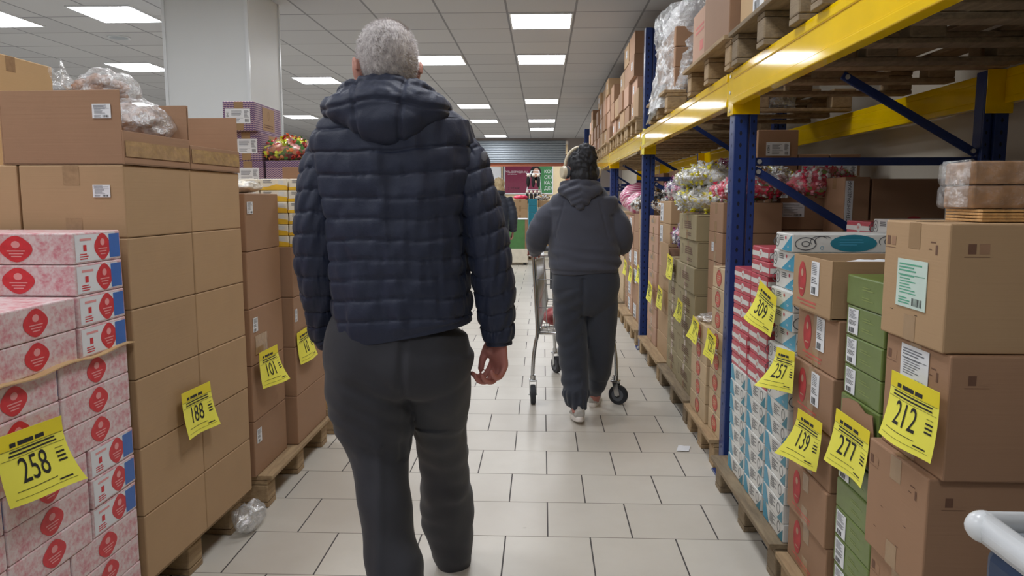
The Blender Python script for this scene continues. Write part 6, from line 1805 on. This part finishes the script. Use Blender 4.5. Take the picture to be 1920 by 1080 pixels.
for lv in (0, .3, .6, .85, 1):
    r3 = .005 if lv in (0, 1) else .0032
    for s_ in (-1, 1): bk.tube([(s_ * lerp(.225, .262, lv), YA, lerp(ZB0, ZTp0, lv)), (s_ * lerp(.165, .20, lv), YZ + .03 * lv, lerp(ZB1, ZTp1, lv))], r3, 'steel', 6)
    bk.tube([(-lerp(.165, .20, lv), YZ + .03 * lv, lerp(ZB1, ZTp1, lv)), (lerp(.165, .20, lv), YZ + .03 * lv, lerp(ZB1, ZTp1, lv))], r3, 'steel', 6)
bk.obj('basket', tr_)
gt = MB()
for i in range(11):
    x = lerp(-1, 1, i / 10); gt.tube([(x * .22, YA, ZB0 + .01), (x * .25, YA + .004, .95)], r_, 'steel', 5)
for z in (ZB0 + .01, .62, .80, .95): gt.tube([(-lerp(.22, .25, (z - .46) / .5), YA + .002, z), (lerp(.22, .25, (z - .46) / .5), YA + .002, z)], .0036, 'steel', 6)
gt.bb(-.16, .16, .01, .016, .74, .92, 'hub_grey', .002); gt.obj('rear_gate', tr_)
fr_ = MB()
for s_ in (-1, 1):
    fr_.tube([(s_ * .268, -.06, 1.00), (s_ * .266, -.01, .97), (s_ * .262, .0, .90), (s_ * .245, .0, .62), (s_ * .238, .0, .46), (s_ * .248, -.0, .40), (s_ * .262, .0, .30), (s_ * .268, .0, .165)], .0125, 'steel', 10, sub=4)
    fr_.tube([(s_ * .240, .01, .45), (s_ * .20, .40, .42), (s_ * .13, .72, .36), (s_ * .115, .85, .26), (s_ * .11, .87, .17)], .0115, 'steel', 10, sub=4)
fr_.tube([(-.24, .0, .455), (.24, .0, .455)], .009, 'steel', 8); fr_.tube([(-.19, .45, .42), (.19, .45, .42)], .008, 'steel', 8)
fr_.obj('frame', tr_)
hn = MB(); hn.tube([(-.268, -.06, 1.00), (.268, -.06, 1.00)], .0135, 'steel', 12); hn.tube([(-.20, -.06, 1.00), (.20, -.06, 1.00)], .0165, 'hub_grey', 12); hn.obj('handle', tr_)
for x, y, yaw in ((-.266, 0, math.radians(4)), (.262, 0, math.radians(62)), (-.108, .875, math.radians(24)), (.108, .875, math.radians(-20))):
    ca = empty('caster', (x, y, 0)); ca.parent = tr_; ca.rotation_euler = (0, 0, yaw)
    m = MB(); m.cyl((0, 0, .155), (0, 0, .185), .018, 'steel', 14); m.box((0, 0, .150), (.05, .055, .012), 'steel', .004)
    for s_ in (-1, 1): m.box((s_ * .021, -.012, .106), (.003, .034, .095), 'steel', .001, Euler((-.22, 0, 0)))
    m.cyl((-.028, -.022, .0625), (.028, -.022, .0625), .007, 'bolt', 10); m.obj('fork', ca)
    m = MB(); m.cyl((-.015, -.022, .0625), (.015, -.022, .0625), .060, 'rubber', 32); m.cyl((-.011, -.022, .0625), (.011, -.022, .0625), .0625, 'rubber', 32)
    m.cyl((-.0165, -.022, .0625), (.0165, -.022, .0625), .040, 'hub_grey', 28); m.cyl((-.018, -.022, .0625), (.018, -.022, .0625), .018, 'rubber', 20); m.obj('wheel', ca)
blob('sausage_pack', (.07, 4.90, .535), (.055, .10, .055), 'print_red', 'pack of reddish sausages in the trolley', 'food pack', 5, .25, 18, film='film_thin')
blob('food_bag', (.17, 4.90, .545), (.06, .10, .045), 'candy_orange', 'small orange bag in the trolley', 'food pack', 6, .3, 18, film='film_thin')
